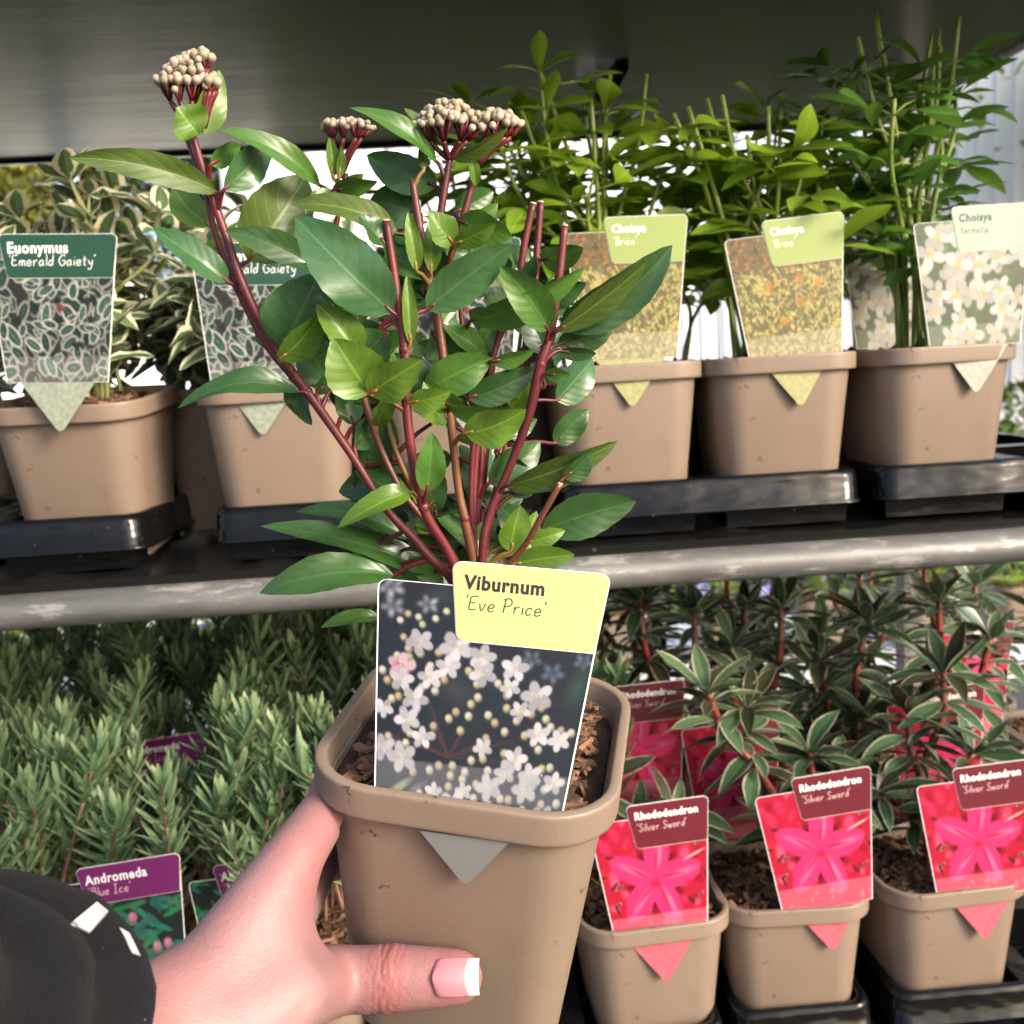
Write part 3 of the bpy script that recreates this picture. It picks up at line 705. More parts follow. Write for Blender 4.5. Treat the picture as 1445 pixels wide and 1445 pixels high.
def chips_mesh(seed, n, w=.049, z0=.108, h=.006, big=1.0):
    rg = random.Random(seed); m = MB()
    for k in range(n):
        x, y = rg.uniform(-w, w), rg.uniform(-w, w)
        s = max(abs(x), abs(y)) / .053
        L = rg.choice((.004, .006, .009, .013)) * big * rg.uniform(.7, 1.2)
        V, F = chip_geo(rg, L, L * rg.uniform(.18, .5), rg.uniform(.0008, .0022))
        Q = Matrix.Rotation(rg.uniform(0, 6.3), 3, 'Z') @ Matrix.Rotation(rg.gauss(0, .35), 3, 'X') @ Matrix.Rotation(rg.gauss(0, .35), 3, 'Y')
        c = Vector((x, y, z0 + h * (1 - s ** 3) + rg.uniform(0, .003)))
        m.add([Q @ v + c for v in V], F)
    return m.mesh('bark_chips', M['chip'], False)
COMPOST = [compost_mesh(s, z0=.1125, h=.008) for s in (1, 2)]
CHIPS = [chips_mesh(s, 420, .046, .1135, .008) for s in (11, 12)]
def potted(name, label, cat, base, group=None, rz=0.0, tilt=0.0, i=0):
    """a pot with compost; the plant's stems and leaves become further children"""
    Mx = T(base) @ rot('X', tilt) @ rot('Z', rz)
    t = thing(name, label, cat, Mx, group)
    p = obj('pot', POT, t); obj('rim', RIM, p)
    c = obj('compost', COMPOST[i % 2], t); k = obj('bark_chips', CHIPS[i % 2], c); k['kind'] = 'stuff'
    return t
CLEAR = []      # windows in front of the labels kept free of leaves: (px0, px1, py0, py1, Y)
def pix(p):
    r = p - CAM; z = r.dot(CF); return HALF + F_PX * r.dot(CR) / z, HALF - F_PX * r.dot(CU) / z
def put_leaf(t, me, p, d, up, s=1.0, name='leaf'):
    d = d.normalized()
    if CLEAR:
        for f in (.0, .025, .05):
            w = t.matrix_basis @ (Vector(p) + d * f * s); x_, y_ = pix(w)
            for a, b, c, e, Y in CLEAR:
                if a < x_ < b and c < y_ < e and w.y < Y: return None
    x = d.cross(up)
    if x.length < 1e-4: x = d.cross(Vector((1, 0, 0)))
    x.normalize(); z = x.cross(d)
    o = obj(name, me, t); o.matrix_basis = frame(Vector(p), x, d, z) @ Matrix.Scale(s, 4); return o
def rv(rg, s=1.0): return Vector((rg.gauss(0, s), rg.gauss(0, s), rg.gauss(0, s)))

# ---- leaf materials and shared leaves
M['choisya'] = leaf_mat('choisya_leaf', (0.12, 0.23, 0.02, 1), (0.26, 0.40, 0.04, 1), .36, vein=.3, nveins=9, transl=.5, tr_col=(0.30, 0.46, 0.03, 1))
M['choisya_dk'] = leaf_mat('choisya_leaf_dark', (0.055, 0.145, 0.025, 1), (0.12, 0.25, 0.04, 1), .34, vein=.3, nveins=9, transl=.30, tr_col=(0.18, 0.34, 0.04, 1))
M['euon'] = leaf_mat('variegated_leaf', (0.06, 0.13, 0.065, 1), (0.14, 0.22, 0.10, 1), .36, edge=(0.78, 0.75, 0.52, 1), edge_at=.50, vein=.3, transl=.22, var=.3)
M['rhodo'] = leaf_mat('silver_edged_leaf', (0.036, 0.086, 0.042, 1), (0.095, 0.16, 0.07, 1), .34, edge=(0.36, 0.345, 0.25, 1), edge_at=.72, vein=.3, nveins=6, transl=.16, var=.3)
M['rhodo_dk'] = leaf_mat('bronzed_leaf', (0.020, 0.030, 0.014, 1), (0.060, 0.055, 0.030, 1), .36, edge=(0.34, 0.27, 0.18, 1), edge_at=.8, vein=.2, nveins=6, transl=.14, var=.3)
M['andro'] = leaf_mat('narrow_leaf', (0.10, 0.20, 0.085, 1), (0.22, 0.33, 0.17, 1), .40, vein=.45, nveins=2, transl=.22, var=.3, tipcol=(.42, .46, .24, 1))
M['gstem'] = stem_mat('green_stem', (0.15, 0.22, 0.035, 1), (0.26, 0.32, 0.07, 1))
M['cstem'] = stem_mat('cream_stem', (0.30, 0.31, 0.13, 1), (0.20, 0.22, 0.08, 1))
M['rstem'] = stem_mat('red_brown_stem', (0.22, 0.030, 0.018, 1), (0.13, 0.05, 0.025, 1))
M['bstem'] = stem_mat('pinkish_twig', (0.25, 0.13, 0.09, 1), (0.16, 0.10, 0.05, 1))
rg0 = random.Random(3)
def variants(n, mat, L, W, **k):
    out = []
    for i in range(n):
        kk = dict(k); kk['curl'] = k.get('curl', 0) * rg0.uniform(.2, 1.6) + rg0.uniform(-.05, .05); kk['bow'] = rg0.uniform(-.06, .06); kk['fold'] = k.get('fold', .2) * rg0.uniform(.4, 1.5)
        kk['twist'] = rg0.uniform(-.4, .4); kk['wave'] = k.get('wave', .06) * rg0.uniform(.3, 1.6); kk['ph'] = rg0.uniform(0, 6)
        out.append(leaf_mesh('leaf', mat, L * rg0.uniform(.88, 1.12), W * rg0.uniform(.85, 1.15), **kk))
    return out
CH = variants(8, M['choisya'], .049, .0185, nv=8, nu=4, a=1.25, b=.9, tipk=0., fold=.25, curl=.22)
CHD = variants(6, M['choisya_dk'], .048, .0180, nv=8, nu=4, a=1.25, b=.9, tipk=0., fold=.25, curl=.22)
EU = variants(8, M['euon'], .036, .0215, nv=7, nu=6, a=.95, b=.75, tipk=.15, fold=.3, curl=.15, wave=.12)
RH = variants(8, M['rhodo'], .047, .0150, nv=8, nu=6, a=1.05, b=.9, tipk=.1, fold=.3, curl=.25)
RHD = variants(5, M['rhodo_dk'], .046, .0135, nv=8, nu=4, a=1.05, b=.9, tipk=.1, fold=.3, curl=.30)

def bend_path(a, b, rg, amt):
    a, b = Vector(a), Vector(b); m = a.lerp(b, .5) + Vector((rg.gauss(0, amt), rg.gauss(0, amt), 0)) - Vector((b.x - a.x, b.y - a.y, 0)) * .18
    q = a.lerp(b, .78) + Vector((rg.gauss(0, amt * .6), rg.gauss(0, amt * .6), 0))
    return catmull([a, m, q, b], 5)
def at(path, t):
    f = t * (len(path) - 1); i = min(int(f), len(path) - 2); p = path[i].lerp(path[i+1], f - i); d = (path[i+1] - path[i]).normalized(); return p, d
def choisya(t, rg, H=.19, nst=7, spread=.06, dark=False, low=.42, cut=.45, lean=(0, 0)):
    LV = CHD if dark else CH
    for s in range(nst):
        a = 6.283 * (s + rg.uniform(-.3, .3)) / nst; r = spread * rg.uniform(.35, 1.1); h = H * rg.uniform(.78, 1.12)
        path = bend_path((rg.uniform(-.02, .02), rg.uniform(-.02, .02), .106), (r * math.cos(a) + lean[0], r * math.sin(a) + lean[1], .112 + h), rg, .008)
        iscut = rg.random() < cut
        obj('stem', mesh('stem', *tube_geo(path, [.0026, .0022, .0019, .0017 if iscut else .0011], 6), M['gstem']), t)
        nodes = [low + (1 - low) * k / 4.2 for k in range(4)] + [.9 if iscut else 1.0]
        for k, tn in enumerate(nodes):
            p, d = at(path, min(tn + rg.uniform(-.03, .03), 1)); base = rg.uniform(0, 6.28) + k * 1.57
            for w in range(2 if tn < .85 else 3):
                az = base + w * (6.283 / (2 if tn < .85 else 3)) + rg.gauss(0, .25)
                out = (Vector((math.cos(az), math.sin(az), 0)) * rg.uniform(.7, 1) + Vector((0, 0, rg.uniform(-.05, .65)))).normalized()
                pl = rg.uniform(.014, .026); tip = p + out * pl + Vector((0, 0, -.002))
                m = MB(); m.tube([p, p.lerp(tip, .5) + Vector((0, 0, .002)), tip], [.0009, .0007], 5)
                obj('petiole', m.mesh('petiole', M['gstem']), t)
                side = out.cross(Vector((0, 0, 1))).normalized(); sc = rg.uniform(.72, 1.12) * (.8 if tn > .95 else 1)
                for ang, sm in ((0, 1.0), (1.0, .85), (-1.0, .85)):
                    dd = out * math.cos(ang) + side * math.sin(ang) + Vector((0, 0, rg.uniform(-.35, .15)))
                    put_leaf(t, rg.choice(LV), tip, dd, Vector((rg.gauss(0, .35), rg.gauss(0, .35) - .15, 1)), sc * sm)
def bare_stems(t, rg, n, H, spread):
    for k in range(n):
        a = rg.uniform(0, 6.28); r = spread * rg.uniform(.3, 1)
        path = bend_path((rg.uniform(-.02, .02), rg.uniform(-.005, .02), .11), (r * math.cos(a), r * math.sin(a) * .5, .112 + H * rg.uniform(.9, 1.12)), rg, .005)
        if not blocked(t, path): obj('stem', mesh('stem', *tube_geo(path, [.0024, .0021, .0019, .0018], 6), M['gstem']), t)
def blocked(t, path):
    for p in path[2:]:
        w = t.matrix_basis @ p; x_, y_ = pix(w)
        if any(a < x_ < b and c < y_ < e and w.y < Y for a, b, c, e, Y in CLEAR): return True
    return False
def euonymus(t, rg, nst=15, H=.12, spread=.075):
    for s in range(nst):
        a = 6.283 * s / nst + rg.uniform(-.3, .3); r = spread * rg.uniform(.3, 1.1); h = H * rg.uniform(.45, 1.15)
        if s < 3: r *= .3; h = H * rg.uniform(1.0, 1.3)
        path = bend_path((rg.uniform(-.025, .025), rg.uniform(-.025, .025), .107), (r * math.cos(a), r * math.sin(a), .110 + h), rg, .012)
        if blocked(t, path): continue
        obj('stem', mesh('stem', *tube_geo(path, [.0020, .0013], 5), M['cstem']), t)
        n = 6 if s >= 3 else 4
        for k in range(n):
            tn = .25 + .75 * k / (n - 1); p, d = at(path, tn); base = k * 1.57 + rg.uniform(-.3, .3)
            for w in range(2 if k < n - 1 else 4):
                az = base + w * (3.1416 if k < n - 1 else 1.57) + rg.gauss(0, .2)
                sd = d.cross(Vector((math.cos(az), math.sin(az), .1))).normalized()
                put_leaf(t, rg.choice(EU), p, sd + d * rg.uniform(.1, .9), d * .9 + Vector((0, -.25, .5)) + rv(rg, .25), rg.uniform(.75, 1.25) * (.8 if k == n - 1 else 1))
def rhododendron(t, rg, stems, dark=.25):
    for (x, y, h) in stems:
        path = bend_path((rg.uniform(-.015, .015), rg.uniform(-.015, .015), .107), (x, y, .110 + h), rg, .006)
        obj('stem', mesh('stem', *tube_geo(path, [.0042, .0036, .0028], 7), M['rstem']), t)
        nodes = [(1.0, 10, .7), (.92, 6, .2), (.7, 4, .1)] if h < .09 else [(1.0, 10, .8), (.94, 6, .25), (.78, 5, .15), (.62, 5, .1), (.45, 4, 0.0)]
        for tn, n, upk in nodes:
            p, d = at(path, tn)
            for k in range(n):
                az = 6.283 * k / n + rg.uniform(-.3, .3)
                o = Vector((math.cos(az), math.sin(az), 0)); dd = o + Vector((0, 0, upk * rg.uniform(.1, 2.0) + (-.15 if tn < .9 else 0)))
                put_leaf(t, rg.choice(RHD if rg.random() < dark else RH), p + o * .001, dd, Vector((0, 0, 1)) - o * .2 + rv(rg, .2), rg.uniform(.7, 1.15))
def sprig_mesh(seed):
    rg = random.Random(seed); V, F, UV = [], [], []; H = .080
    path = catmull([(0, 0, 0), (rg.gauss(0, .006), rg.gauss(0, .006), H * .5), (rg.gauss(0, .010), rg.gauss(0, .010), H)], 6)
    n = 42
    for k in range(n):
        tn = .30 + .70 * (k / (n - 1)) ** .8; p, d = at(path, tn); az = k * 2.4 + rg.uniform(-.3, .3); up = rg.uniform(.75, 1.25) + 2.2 * max(0, tn - .8) / .2 * rg.uniform(.4, 1.2)
        dd = (Vector((math.cos(az), math.sin(az), up))).normalized(); x = dd.cross(Vector((0, 0, 1))).normalized(); z = x.cross(dd)
        L = rg.uniform(.018, .026) * (1 if tn < .92 else .8)
        lv, lf, lu = leaf_geo(L, .0041 * rg.uniform(.8, 1.15), nv=5, nu=2, a=.9, b=.55, tipk=.1, fold=-.45, curl=rg.uniform(-.12, .18))
        fm = frame(p, x, dd, z); b = len(V); V += [fm @ Vector(v) for v in lv]; F += [tuple(i + b for i in f) for f in lf]; UV += lu
    return mesh('leaves', V, F, M['andro'], True, UV), mesh('sprig', *tube_geo(path, [.0013, .0009], 5), M['bstem'])
SPRIG = [sprig_mesh(s) for s in range(6)]
def andromeda(t, rg, n=26, spread=.075, H=.10):
    for k in range(n):
        r = spread * math.sqrt((k + .5) / n); a = k * 2.4; x, y = r * math.cos(a) + rg.gauss(0, .006), r * math.sin(a) + rg.gauss(0, .006)
        h = .108 + H * rg.uniform(.18, .95) * (1 - .35 * (r / spread) ** 2)
        lf, st = rg.choice(SPRIG); s = rg.uniform(.95, 1.40)
        Mx = T((x, y, h)) @ rot('Z', rg.uniform(0, 360)) @ rot('X', rg.gauss(0, 9)) @ Matrix.Scale(s, 4)
        tY = (t.matrix_basis @ Mx.translation).y; tws = [pix(t.matrix_basis @ (Mx @ Vector((0, 0, hz_)))) for hz_ in (.03, .06, .085)]
        if any(a_ - 14 < tw[0] < b_ + 14 and c_ - 10 < tw[1] < e_ and tY < Y_ + .02 for tw in tws for a_, b_, c_, e_, Y_ in CLEAR): continue
        o = obj('sprig', st, t, Mx); l = obj('leaves', lf, o); l['kind'] = 'stuff'
    m = MB()
    for k in range(7):
        a = k * .9; m.tube(catmull([(0, 0, .105), (.02 * math.cos(a), .02 * math.sin(a), .14), (.05 * math.cos(a), .05 * math.sin(a), .108 + H * .6)], 3), [.002, .0012], 5)
    obj('stem', m.mesh('stem', M['bstem']), t)

# ------------------------------------------------------------------ rows on the shelves
ZB = ZM + .0090; ZLB = ZL + .0040
mid_px = [72, 376, 640, 887, 1116, 1345]
MX = [atY(px, 520, .74).x for px in mid_px]
low_px = [185, 400, 615, 924, 1138, 1368]
LX = [atY(px, 1290, .694).x for px in low_px]
PI_ = .1215
tray('black carry tray at the left end of the middle shelf under the nearest euonymus', MX[0] - 1.5 * PI_ - .004, 2, .739, 4, ZM + .0008, lip=.044)
tray('black carry tray on the middle shelf under the two euonymus beside the raised plant', (MX[1] + MX[2]) / 2 - PI_, 2, .739, 4, ZM + .0008, lip=.044)
tray('black carry tray on the middle shelf under the two yellow-labelled choisya', (MX[3] + MX[4]) / 2 - PI_ + .002, 2, .739, 4, ZM + .0008, lip=.044)
tray('black carry tray at the right end of the middle shelf under the white-flower label choisya', MX[5] - PI_ / 2 + .001, 2, .739, 4, ZM + .0008, lip=.044)
tray('black carry tray at the left of the lowest shelf under the narrow-leaved shrubs', (LX[0] + LX[1]) / 2 - 1.5 * PI_, 3, .689, 4, ZL + .0008, lip=.044)
tray('black carry tray on the lowest shelf under the first rhododendron from the raised pot', LX[3] - 1.5 * PI_ - .003, 2, .683, 4, ZL + .0008, lip=.044)
tray('black carry tray on the lowest shelf under the rhododendron second from the raised pot', LX[4] - .5 * PI_ + .001, 1, .694, 4, ZL + .0008, lip=.044)
tray('black carry tray at the right end of the lowest shelf under the rightmost rhododendron', LX[5] - PI_ / 2 + .002, 2, .699, 4, ZL + .0008, lip=.044)

def shelf_label(key, text, px, py, Y, roll=0, yaw=0, lean=0, group=None, detail=True):
    p = atY(px, py, Y)
    Mx = T(p) @ rot('Z', yaw) @ rot('Y', -roll) @ rot('X', 90 - lean)
    return label_card(key, text, Mx, group, detail)

CLEAR += [(-40, 172, 322, 560, .75), (275, 440, 345, 560, .76), (795, 975, 285, 520, .76), (1015, 1200, 292, 520, .76), (1295, 1470, 270, 500, .76), (846, 1025, 1115, 1330, .72), (1068, 1242, 1085, 1290, .72), (1285, 1460, 1070, 1270, .72), (110, 262, 1205, 1330, .70), (196, 296, 1032, 1078, .89)]
EUS = 'pots of variegated euonymus'; CHS = 'pots of choisya'; RHS = 'pots of silver-edged rhododendron'; ANS = 'pots of narrow-leaved andromeda'
def build_shelf_plants():
    R = random.Random(21)
    # --- euonymus front
    lab = ['variegated euonymus in a taupe pot at the left edge of the middle shelf, tipped forward', 'variegated euonymus in a taupe pot, second from the left on the middle shelf', 'low variegated euonymus in a taupe pot directly behind the raised viburnum']
    for k in range(3):
        t = potted('potted_euonymus', lab[k], 'potted plant', (MX[k], .80 + (.014 if k == 0 else 0), ZB), EUS, [-5, 4, -3][k], [6, 0, 0][k], k)
        euonymus(t, random.Random(100 + k), [30, 27, 16][k], [.145, .115, .075][k], [.078, .066, .055][k])
    for k, (x, y) in enumerate(((MX[0] - .05, .925), (MX[1] - .07, .925), (MX[1] + .06, .925))):
        t = potted('potted_euonymus', 'variegated euonymus half hidden in the second row behind the ' + ['leftmost pot', 'gap between the two left pots', 'second pot from the left'][k], 'potted plant', (x, y, ZB), EUS, R.uniform(-10, 10), 0, k)
        euonymus(t, random.Random(110 + k), 20, [.15, .13, .10][k], .085)
    # --- choisya front
    lab = ['bright green choisya with cut stem tips just right of the raised viburnum', 'bright green choisya in the taupe pot second from the right on the middle shelf', 'darker green choisya in the rightmost taupe pot of the middle shelf']
    for k in range(3):
        t = potted('potted_choisya', lab[k], 'potted plant', (MX[3 + k], .80, ZB), CHS, [3, -2, 5][k], 0, k)
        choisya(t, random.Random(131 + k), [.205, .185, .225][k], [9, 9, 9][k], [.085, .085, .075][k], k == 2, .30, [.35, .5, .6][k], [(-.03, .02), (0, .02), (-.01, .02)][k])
        bare_stems(t, random.Random(400 + k), 7, [.21, .20, .25][k], .07)
    for k, (x, y) in enumerate(((MX[3] - .09, .93), (MX[3] + .035, .93), (MX[4] + .03, .93), (MX[5] + .01, .93))):
        t = potted('potted_choisya', 'choisya in the second row behind the ' + ['gap left of the first yellow label', 'first yellow-labelled pot', 'second yellow-labelled pot', 'rightmost pot'][k], 'potted plant', (x, y, ZB), CHS, R.uniform(-9, 9), 0, k)
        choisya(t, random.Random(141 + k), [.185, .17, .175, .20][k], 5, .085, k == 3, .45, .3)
    # --- third row along the whole middle shelf
    for k in range(9):
        x = -.50 + k * .122; e = x < .03
        t = potted('potted_euonymus' if e else 'potted_choisya', ('variegated euonymus' if e else 'choisya') + ' in the third row of the middle shelf, %s from the left' % ['first', 'second', 'third', 'fourth', 'fifth', 'sixth', 'seventh', 'eighth', 'ninth'][k], 'potted plant', (x, 1.06, ZB), EUS if e else CHS, R.uniform(-9, 9), 0, k)
        if e: euonymus(t, random.Random(300 + k), 14, .09, .075)
        else: choisya(t, random.Random(300 + k), .12, 4, .07, k > 7, .5, .3)
    # --- rhododendron
    lab = ['silver-edged rhododendron in the taupe pot nearest the raised pot on the lowest shelf', 'tall red-stemmed rhododendron in the middle taupe pot of the lowest shelf', 'silver-edged rhododendron in the rightmost taupe pot of the lowest shelf']
    st = [[(-.02, .0, .05), (.0, .02, .045), (.03, .01, .07), (-.03, .03, .10)], [(-.055, .0, .17), (-.02, .02, .15), (.03, .015, .11), (.005, -.01, .06), (.055, .02, .09)], [(-.045, .0, .075), (.0, .03, .13), (.04, .0, .10), (.03, .03, .16), (-.015, -.005, .05)]]
    ys = [.748, .756, .762]
    for k in range(3):
        t = potted('potted_rhododendron', lab[k], 'potted plant', (LX[3 + k], ys[k], ZLB), RHS, [4, -3, 3][k], 0, k)
        rhododendron(t, random.Random(150 + k), st[k])
    spots = [(LX[3] - .06, .875, 'behind the first pink label', [(-.02, 0, .19), (.03, .01, .17), (.0, -.02, .12)]), (LX[3] + .062, .885, 'between the first and second pink labels', [(-.03, 0, .22), (.02, 0, .20), (.05, .01, .15)]),
             (LX[4] + .03, .885, 'behind the second pink label', [(-.03, .0, .17), (.02, .01, .20), (.05, 0, .12)]), (LX[5] - .02, .885, 'behind the third pink label', [(-.03, 0, .15), (.03, .01, .18), (.0, -.02, .10)]),
             (LX[5] + .10, .885, 'at the right end of the second row', [(-.03, 0, .2), (.02, 0, .16)])]
    for k in range(6): spots.append((LX[3] - .09 + k * .122, 1.01, 'in the third row, %s from the raised pot' % ['first', 'second', 'third', 'fourth', 'fifth', 'sixth'][k], [(-.03, 0, R.uniform(.13, .2)), (.03, .02, R.uniform(.13, .21)), (.0, -.03, R.uniform(.1, .18)), (.04, -.02, R.uniform(.1, .16))]))
    for k in range(5): spots.append((LX[3] - .03 + k * .122, 1.14, 'in the back row, %s from the raised pot' % ['first', 'second', 'third', 'fourth', 'fifth'][k], [(-.03, 0, R.uniform(.15, .21)), (.03, .02, R.uniform(.15, .22)), (.0, -.03, R.uniform(.1, .18))]))
    for k, (x, y, l, s) in enumerate(spots):
        t = potted('potted_rhododendron', 'silver-edged rhododendron ' + l, 'potted plant', (x, y, ZLB), RHS, R.uniform(-8, 8), 0, k)
        rhododendron(t, random.Random(160 + k), s, .3)
    # --- andromeda
    words = ['leftmost', 'second', 'third', 'fourth', 'fifth', 'sixth']
    for row, y in enumerate((.752, .876, 1.0, 1.125)):
        xs = [LX[0] - PI_ * .95, LX[0], LX[1], LX[2]] if row == 0 else [LX[0] - PI_ * 1.45 + k * .122 for k in range(5)]
        for k, x in enumerate(xs):
            t = potted('potted_andromeda', 'narrow-leaved andromeda shrub, %s from the left in the %s row of the lowest shelf' % (words[k], ['front', 'second', 'third', 'back'][row]), 'potted plant', (x, y, ZLB), ANS, R.uniform(-8, 8), 0, k)
            andromeda(t, random.Random(200 + row * 10 + k), 36 if row < 2 else 28, .082, [.105, .125, .15, .17][row])
    # --- labels
    shelf_label('euonymus', 'dark green euonymus label with white-edged leaves at the left edge of the middle shelf', 82, 540, .735, -2.5, 0, 3)
    shelf_label('euonymus', 'green euonymus label half hidden behind the left viburnum stems', 368, 546, .744, -2, 0, 4)
    shelf_label('euonymus', 'green euonymus label almost hidden behind the middle of the viburnum', 655, 540, .744, -1, 0, 3)
    shelf_label('brica', 'yellow-green choisya label with golden foliage, directly right of the viburnum', 890, 507, .7435, -.5, 0, 3)
    shelf_label('brica', 'yellow-green choisya label with golden foliage, in the pot second from the right', 1124, 507, .7435, 4, 0, 3)
    shelf_label('ternata', 'pale mint choisya label with white flowers in the rightmost pot', 1376, 488, .7435, .5, 0, 3)
    shelf_label('ternata', 'pale choisya label with white flowers half hidden behind stems in the second row', 1262, 490, .875, 0, 4, 3)
    shelf_label('rhododendron', 'pink rhododendron label with maroon tab, nearest the raised pot', 934, 1322, .692, 3.5, 0, 4)
    shelf_label('rhododendron', 'pink rhododendron label with maroon tab, in the middle front pot', 1168, 1279, .699, 5, 0, 4)
    shelf_label('rhododendron', 'pink rhododendron label with maroon tab, in the rightmost front pot', 1386, 1264, .705, 3, 0, 4)
    for px, py, Y, w, rl in ((1042, 1165, .820, 'between the first and second front labels', 2), (1330, 1130, .830, 'behind the rightmost rhododendron', 3), (1370, 1020, .955, 'in the third row at the right', -2), (905, 1130, .820, 'right beside the raised pot', 2)):
        shelf_label('rhododendron', 'half hidden pink rhododendron label ' + w, px, py, Y, rl, R.uniform(-6, 6), 3)
    shelf_label('andromeda', 'purple andromeda label with pink buds beside the black sleeve', 196, 1418, .662, 5, 0, 4)
    shelf_label('andromeda', 'small purple andromeda label deep among the narrow leaves', 245, 1196, .885, 5, 0, 3)
    shelf_label('andromeda', 'andromeda label with teal leaves partly hidden behind the hand', 372, 1405, .70, 2, 0, 4)
build_shelf_plants()

# ---- violet-flowered plants on a bench further back, seen between the shelves
def back_bench():
    t = thing('bench', 'pale bench of leafy plants behind the trolley', 'bench', Vector((.35, 2.15, 0)))
    obj('bench_top', MB().box(-1.3, 1.3, -.25, .25, .62, .65).mesh('bench_top', simple('bench_sheet', (.6, .62, .65, 1), .5), False), t)
    for x in (-1.2, 1.2):
        for y in (-.2, .2): obj('leg', MB().box(x - .02, x + .02, y - .02, y + .02, 0, .62).mesh('leg', M['galv'], False), t)
    R = random.Random(5); pet = leaf_mesh('petal', simple('violet_petal', (.30, .28, .75, 1), .5, .15), .014, .012, nv=4, nu=2, curl=.1)
    for k in range(9):
        p = potted('potted_periwinkle', 'leafy plant with violet-blue flowers on rear bench, %s from the left' % ['first', 'second', 'third', 'fourth', 'fifth', 'sixth', 'seventh', 'eighth', 'ninth'][k], 'potted plant', (-.55 + k * .22, 2.08, .651), 'violet-flowered plants on the rear bench', 0, 0, k)
        for s in range(10):
            a = s * 2.4; r = .02 + .09 * R.random(); path = bend_path((0, 0, .105), (r * math.cos(a), r * math.sin(a), .13 + .11 * R.random()), R, .01)
            obj('stem', mesh('stem', *tube_geo(path, [.0018, .0011], 5), M['gstem']), p)
            for q in range(5):
                c, d = at(path, .35 + .13 * q); az = q * 1.9 + s
                put_leaf(p, R.choice(CH), c, Vector((math.cos(az), math.sin(az), .3)), Vector((0, 0, 1)) + rv(R, .2), R.uniform(.6, .95))
            if s % 3 == 0:
                c = path[-1]
                for q in range(5): put_leaf(p, pet, c, Vector((math.cos(q * 1.257), -.6, math.sin(q * 1.257))), Vector((0, -1, .2)), 1.4, 'petal')
back_bench()
# ------------------------------------------------------------------ the raised viburnum
HC = atD(681, 1022, .418)                       # centre of its rim
HR = rot('Y', 6) @ rot('X', 9) @ rot('Z', -13)
HM = T(HC) @ HR @ T((0, 0, -.125))               # pot base frame
HMi = HM.inverted()
def PP(px, py, yl):
    """point on the pixel's ray in the plane yl of the pot's own frame"""
    n = (HR @ Vector((0, 1, 0))).normalized(); p = HM @ Vector((0, yl, .06)); return onplane(px, py, p, n)
vib = thing('potted_viburnum', 'viburnum with red stems and bud clusters in a taupe pot, raised in the hand', 'potted plant', HM)
hp = obj('pot', POT, vib); obj('rim', RIM, hp)
hc = obj('compost', compost_mesh(5, h=.003, z0=.1125), vib)
hk = obj('bark_chips', chips_mesh(77, 900, .0455, .1135, .003), hc); hk['kind'] = 'stuff'
rg = random.Random(9)
for k in range(46):
    V, F = chip_geo(rg, rg.uniform(.008, .017), rg.uniform(.0018, .004), rg.uniform(.0012, .0022))
    x = rg.choice((-1, 1)) * rg.uniform(.022, .0385); y = rg.uniform(-.038, .040)
    o = obj('bark_chip', mesh('bark_chip', V, F, M['chip'], False), hc, T((x, y, .1165 + rg.uniform(0, .003))) @ rot('Z', rg.uniform(0, 360)) @ rot('X', rg.gauss(0, 18)) @ rot('Y', rg.gauss(0, 25)))
LY = .392
def vp(px, py, dy=0.0): return atY(px, py, LY + dy)
def local(p): return HMi @ Vector(p)
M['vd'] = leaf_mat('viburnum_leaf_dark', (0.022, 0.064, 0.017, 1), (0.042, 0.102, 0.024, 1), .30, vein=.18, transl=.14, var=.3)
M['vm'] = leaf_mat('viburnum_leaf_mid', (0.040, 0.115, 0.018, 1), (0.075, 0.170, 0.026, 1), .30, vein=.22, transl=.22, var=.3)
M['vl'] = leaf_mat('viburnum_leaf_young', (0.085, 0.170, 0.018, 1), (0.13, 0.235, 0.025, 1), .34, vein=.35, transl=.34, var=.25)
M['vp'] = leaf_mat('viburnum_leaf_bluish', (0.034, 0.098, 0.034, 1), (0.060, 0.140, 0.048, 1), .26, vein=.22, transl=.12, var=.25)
M['vo'] = leaf_mat('viburnum_leaf_underside', (0.055, 0.100, 0.014, 1), (0.085, 0.135, 0.020, 1), .42, vein=.55, transl=.26, var=.25)
M['vstem'] = stem_mat('wine_red_stem', (0.070, 0.006, 0.010, 1), (0.13, 0.014, 0.016, 1), 25, .46)
M['vstemb'] = stem_mat('brown_red_stem', (0.10, 0.022, 0.016, 1), (0.15, 0.06, 0.022, 1), 25, .42)
M['vstemg'] = stem_mat('green_brown_stem', (0.17, 0.13, 0.03, 1), (0.22, 0.07, 0.025, 1), 22, .42)
M['cut'] = simple('cut_wood', (0.55, 0.42, 0.28, 1), .8, .2, 200)

STEMPTS = []
def vstem(pts, r, mat='vstem', cut=False, name='stem'):
    """pts: (px, py, dy); r in pixels"""
    P = catmull([vp(*p) for p in pts], 6)
    k = LY / F_PX; n = len(P)
    rad = interp([q * k * .74 for q in (r if isinstance(r, (list, tuple)) else [r, r])], n)
    rad = [q * (1 + .06 * mnoise.noise(P[i] * 130)) for i, q in enumerate(rad)]
    L = [local(p) for p in P]; STEMPTS.extend(L)
    o = obj(name, mesh(name, *tube_geo(L, rad, 10), M[mat]), vib)
    if cut:
        d = (L[0] - L[1]).normalized()
        obj('cut_end', mesh('cut_end', *tube_geo([L[0], L[0] + d * .0006], [rad[0] * .96, rad[0] * .8], 10), M['cut']), o)
    return o
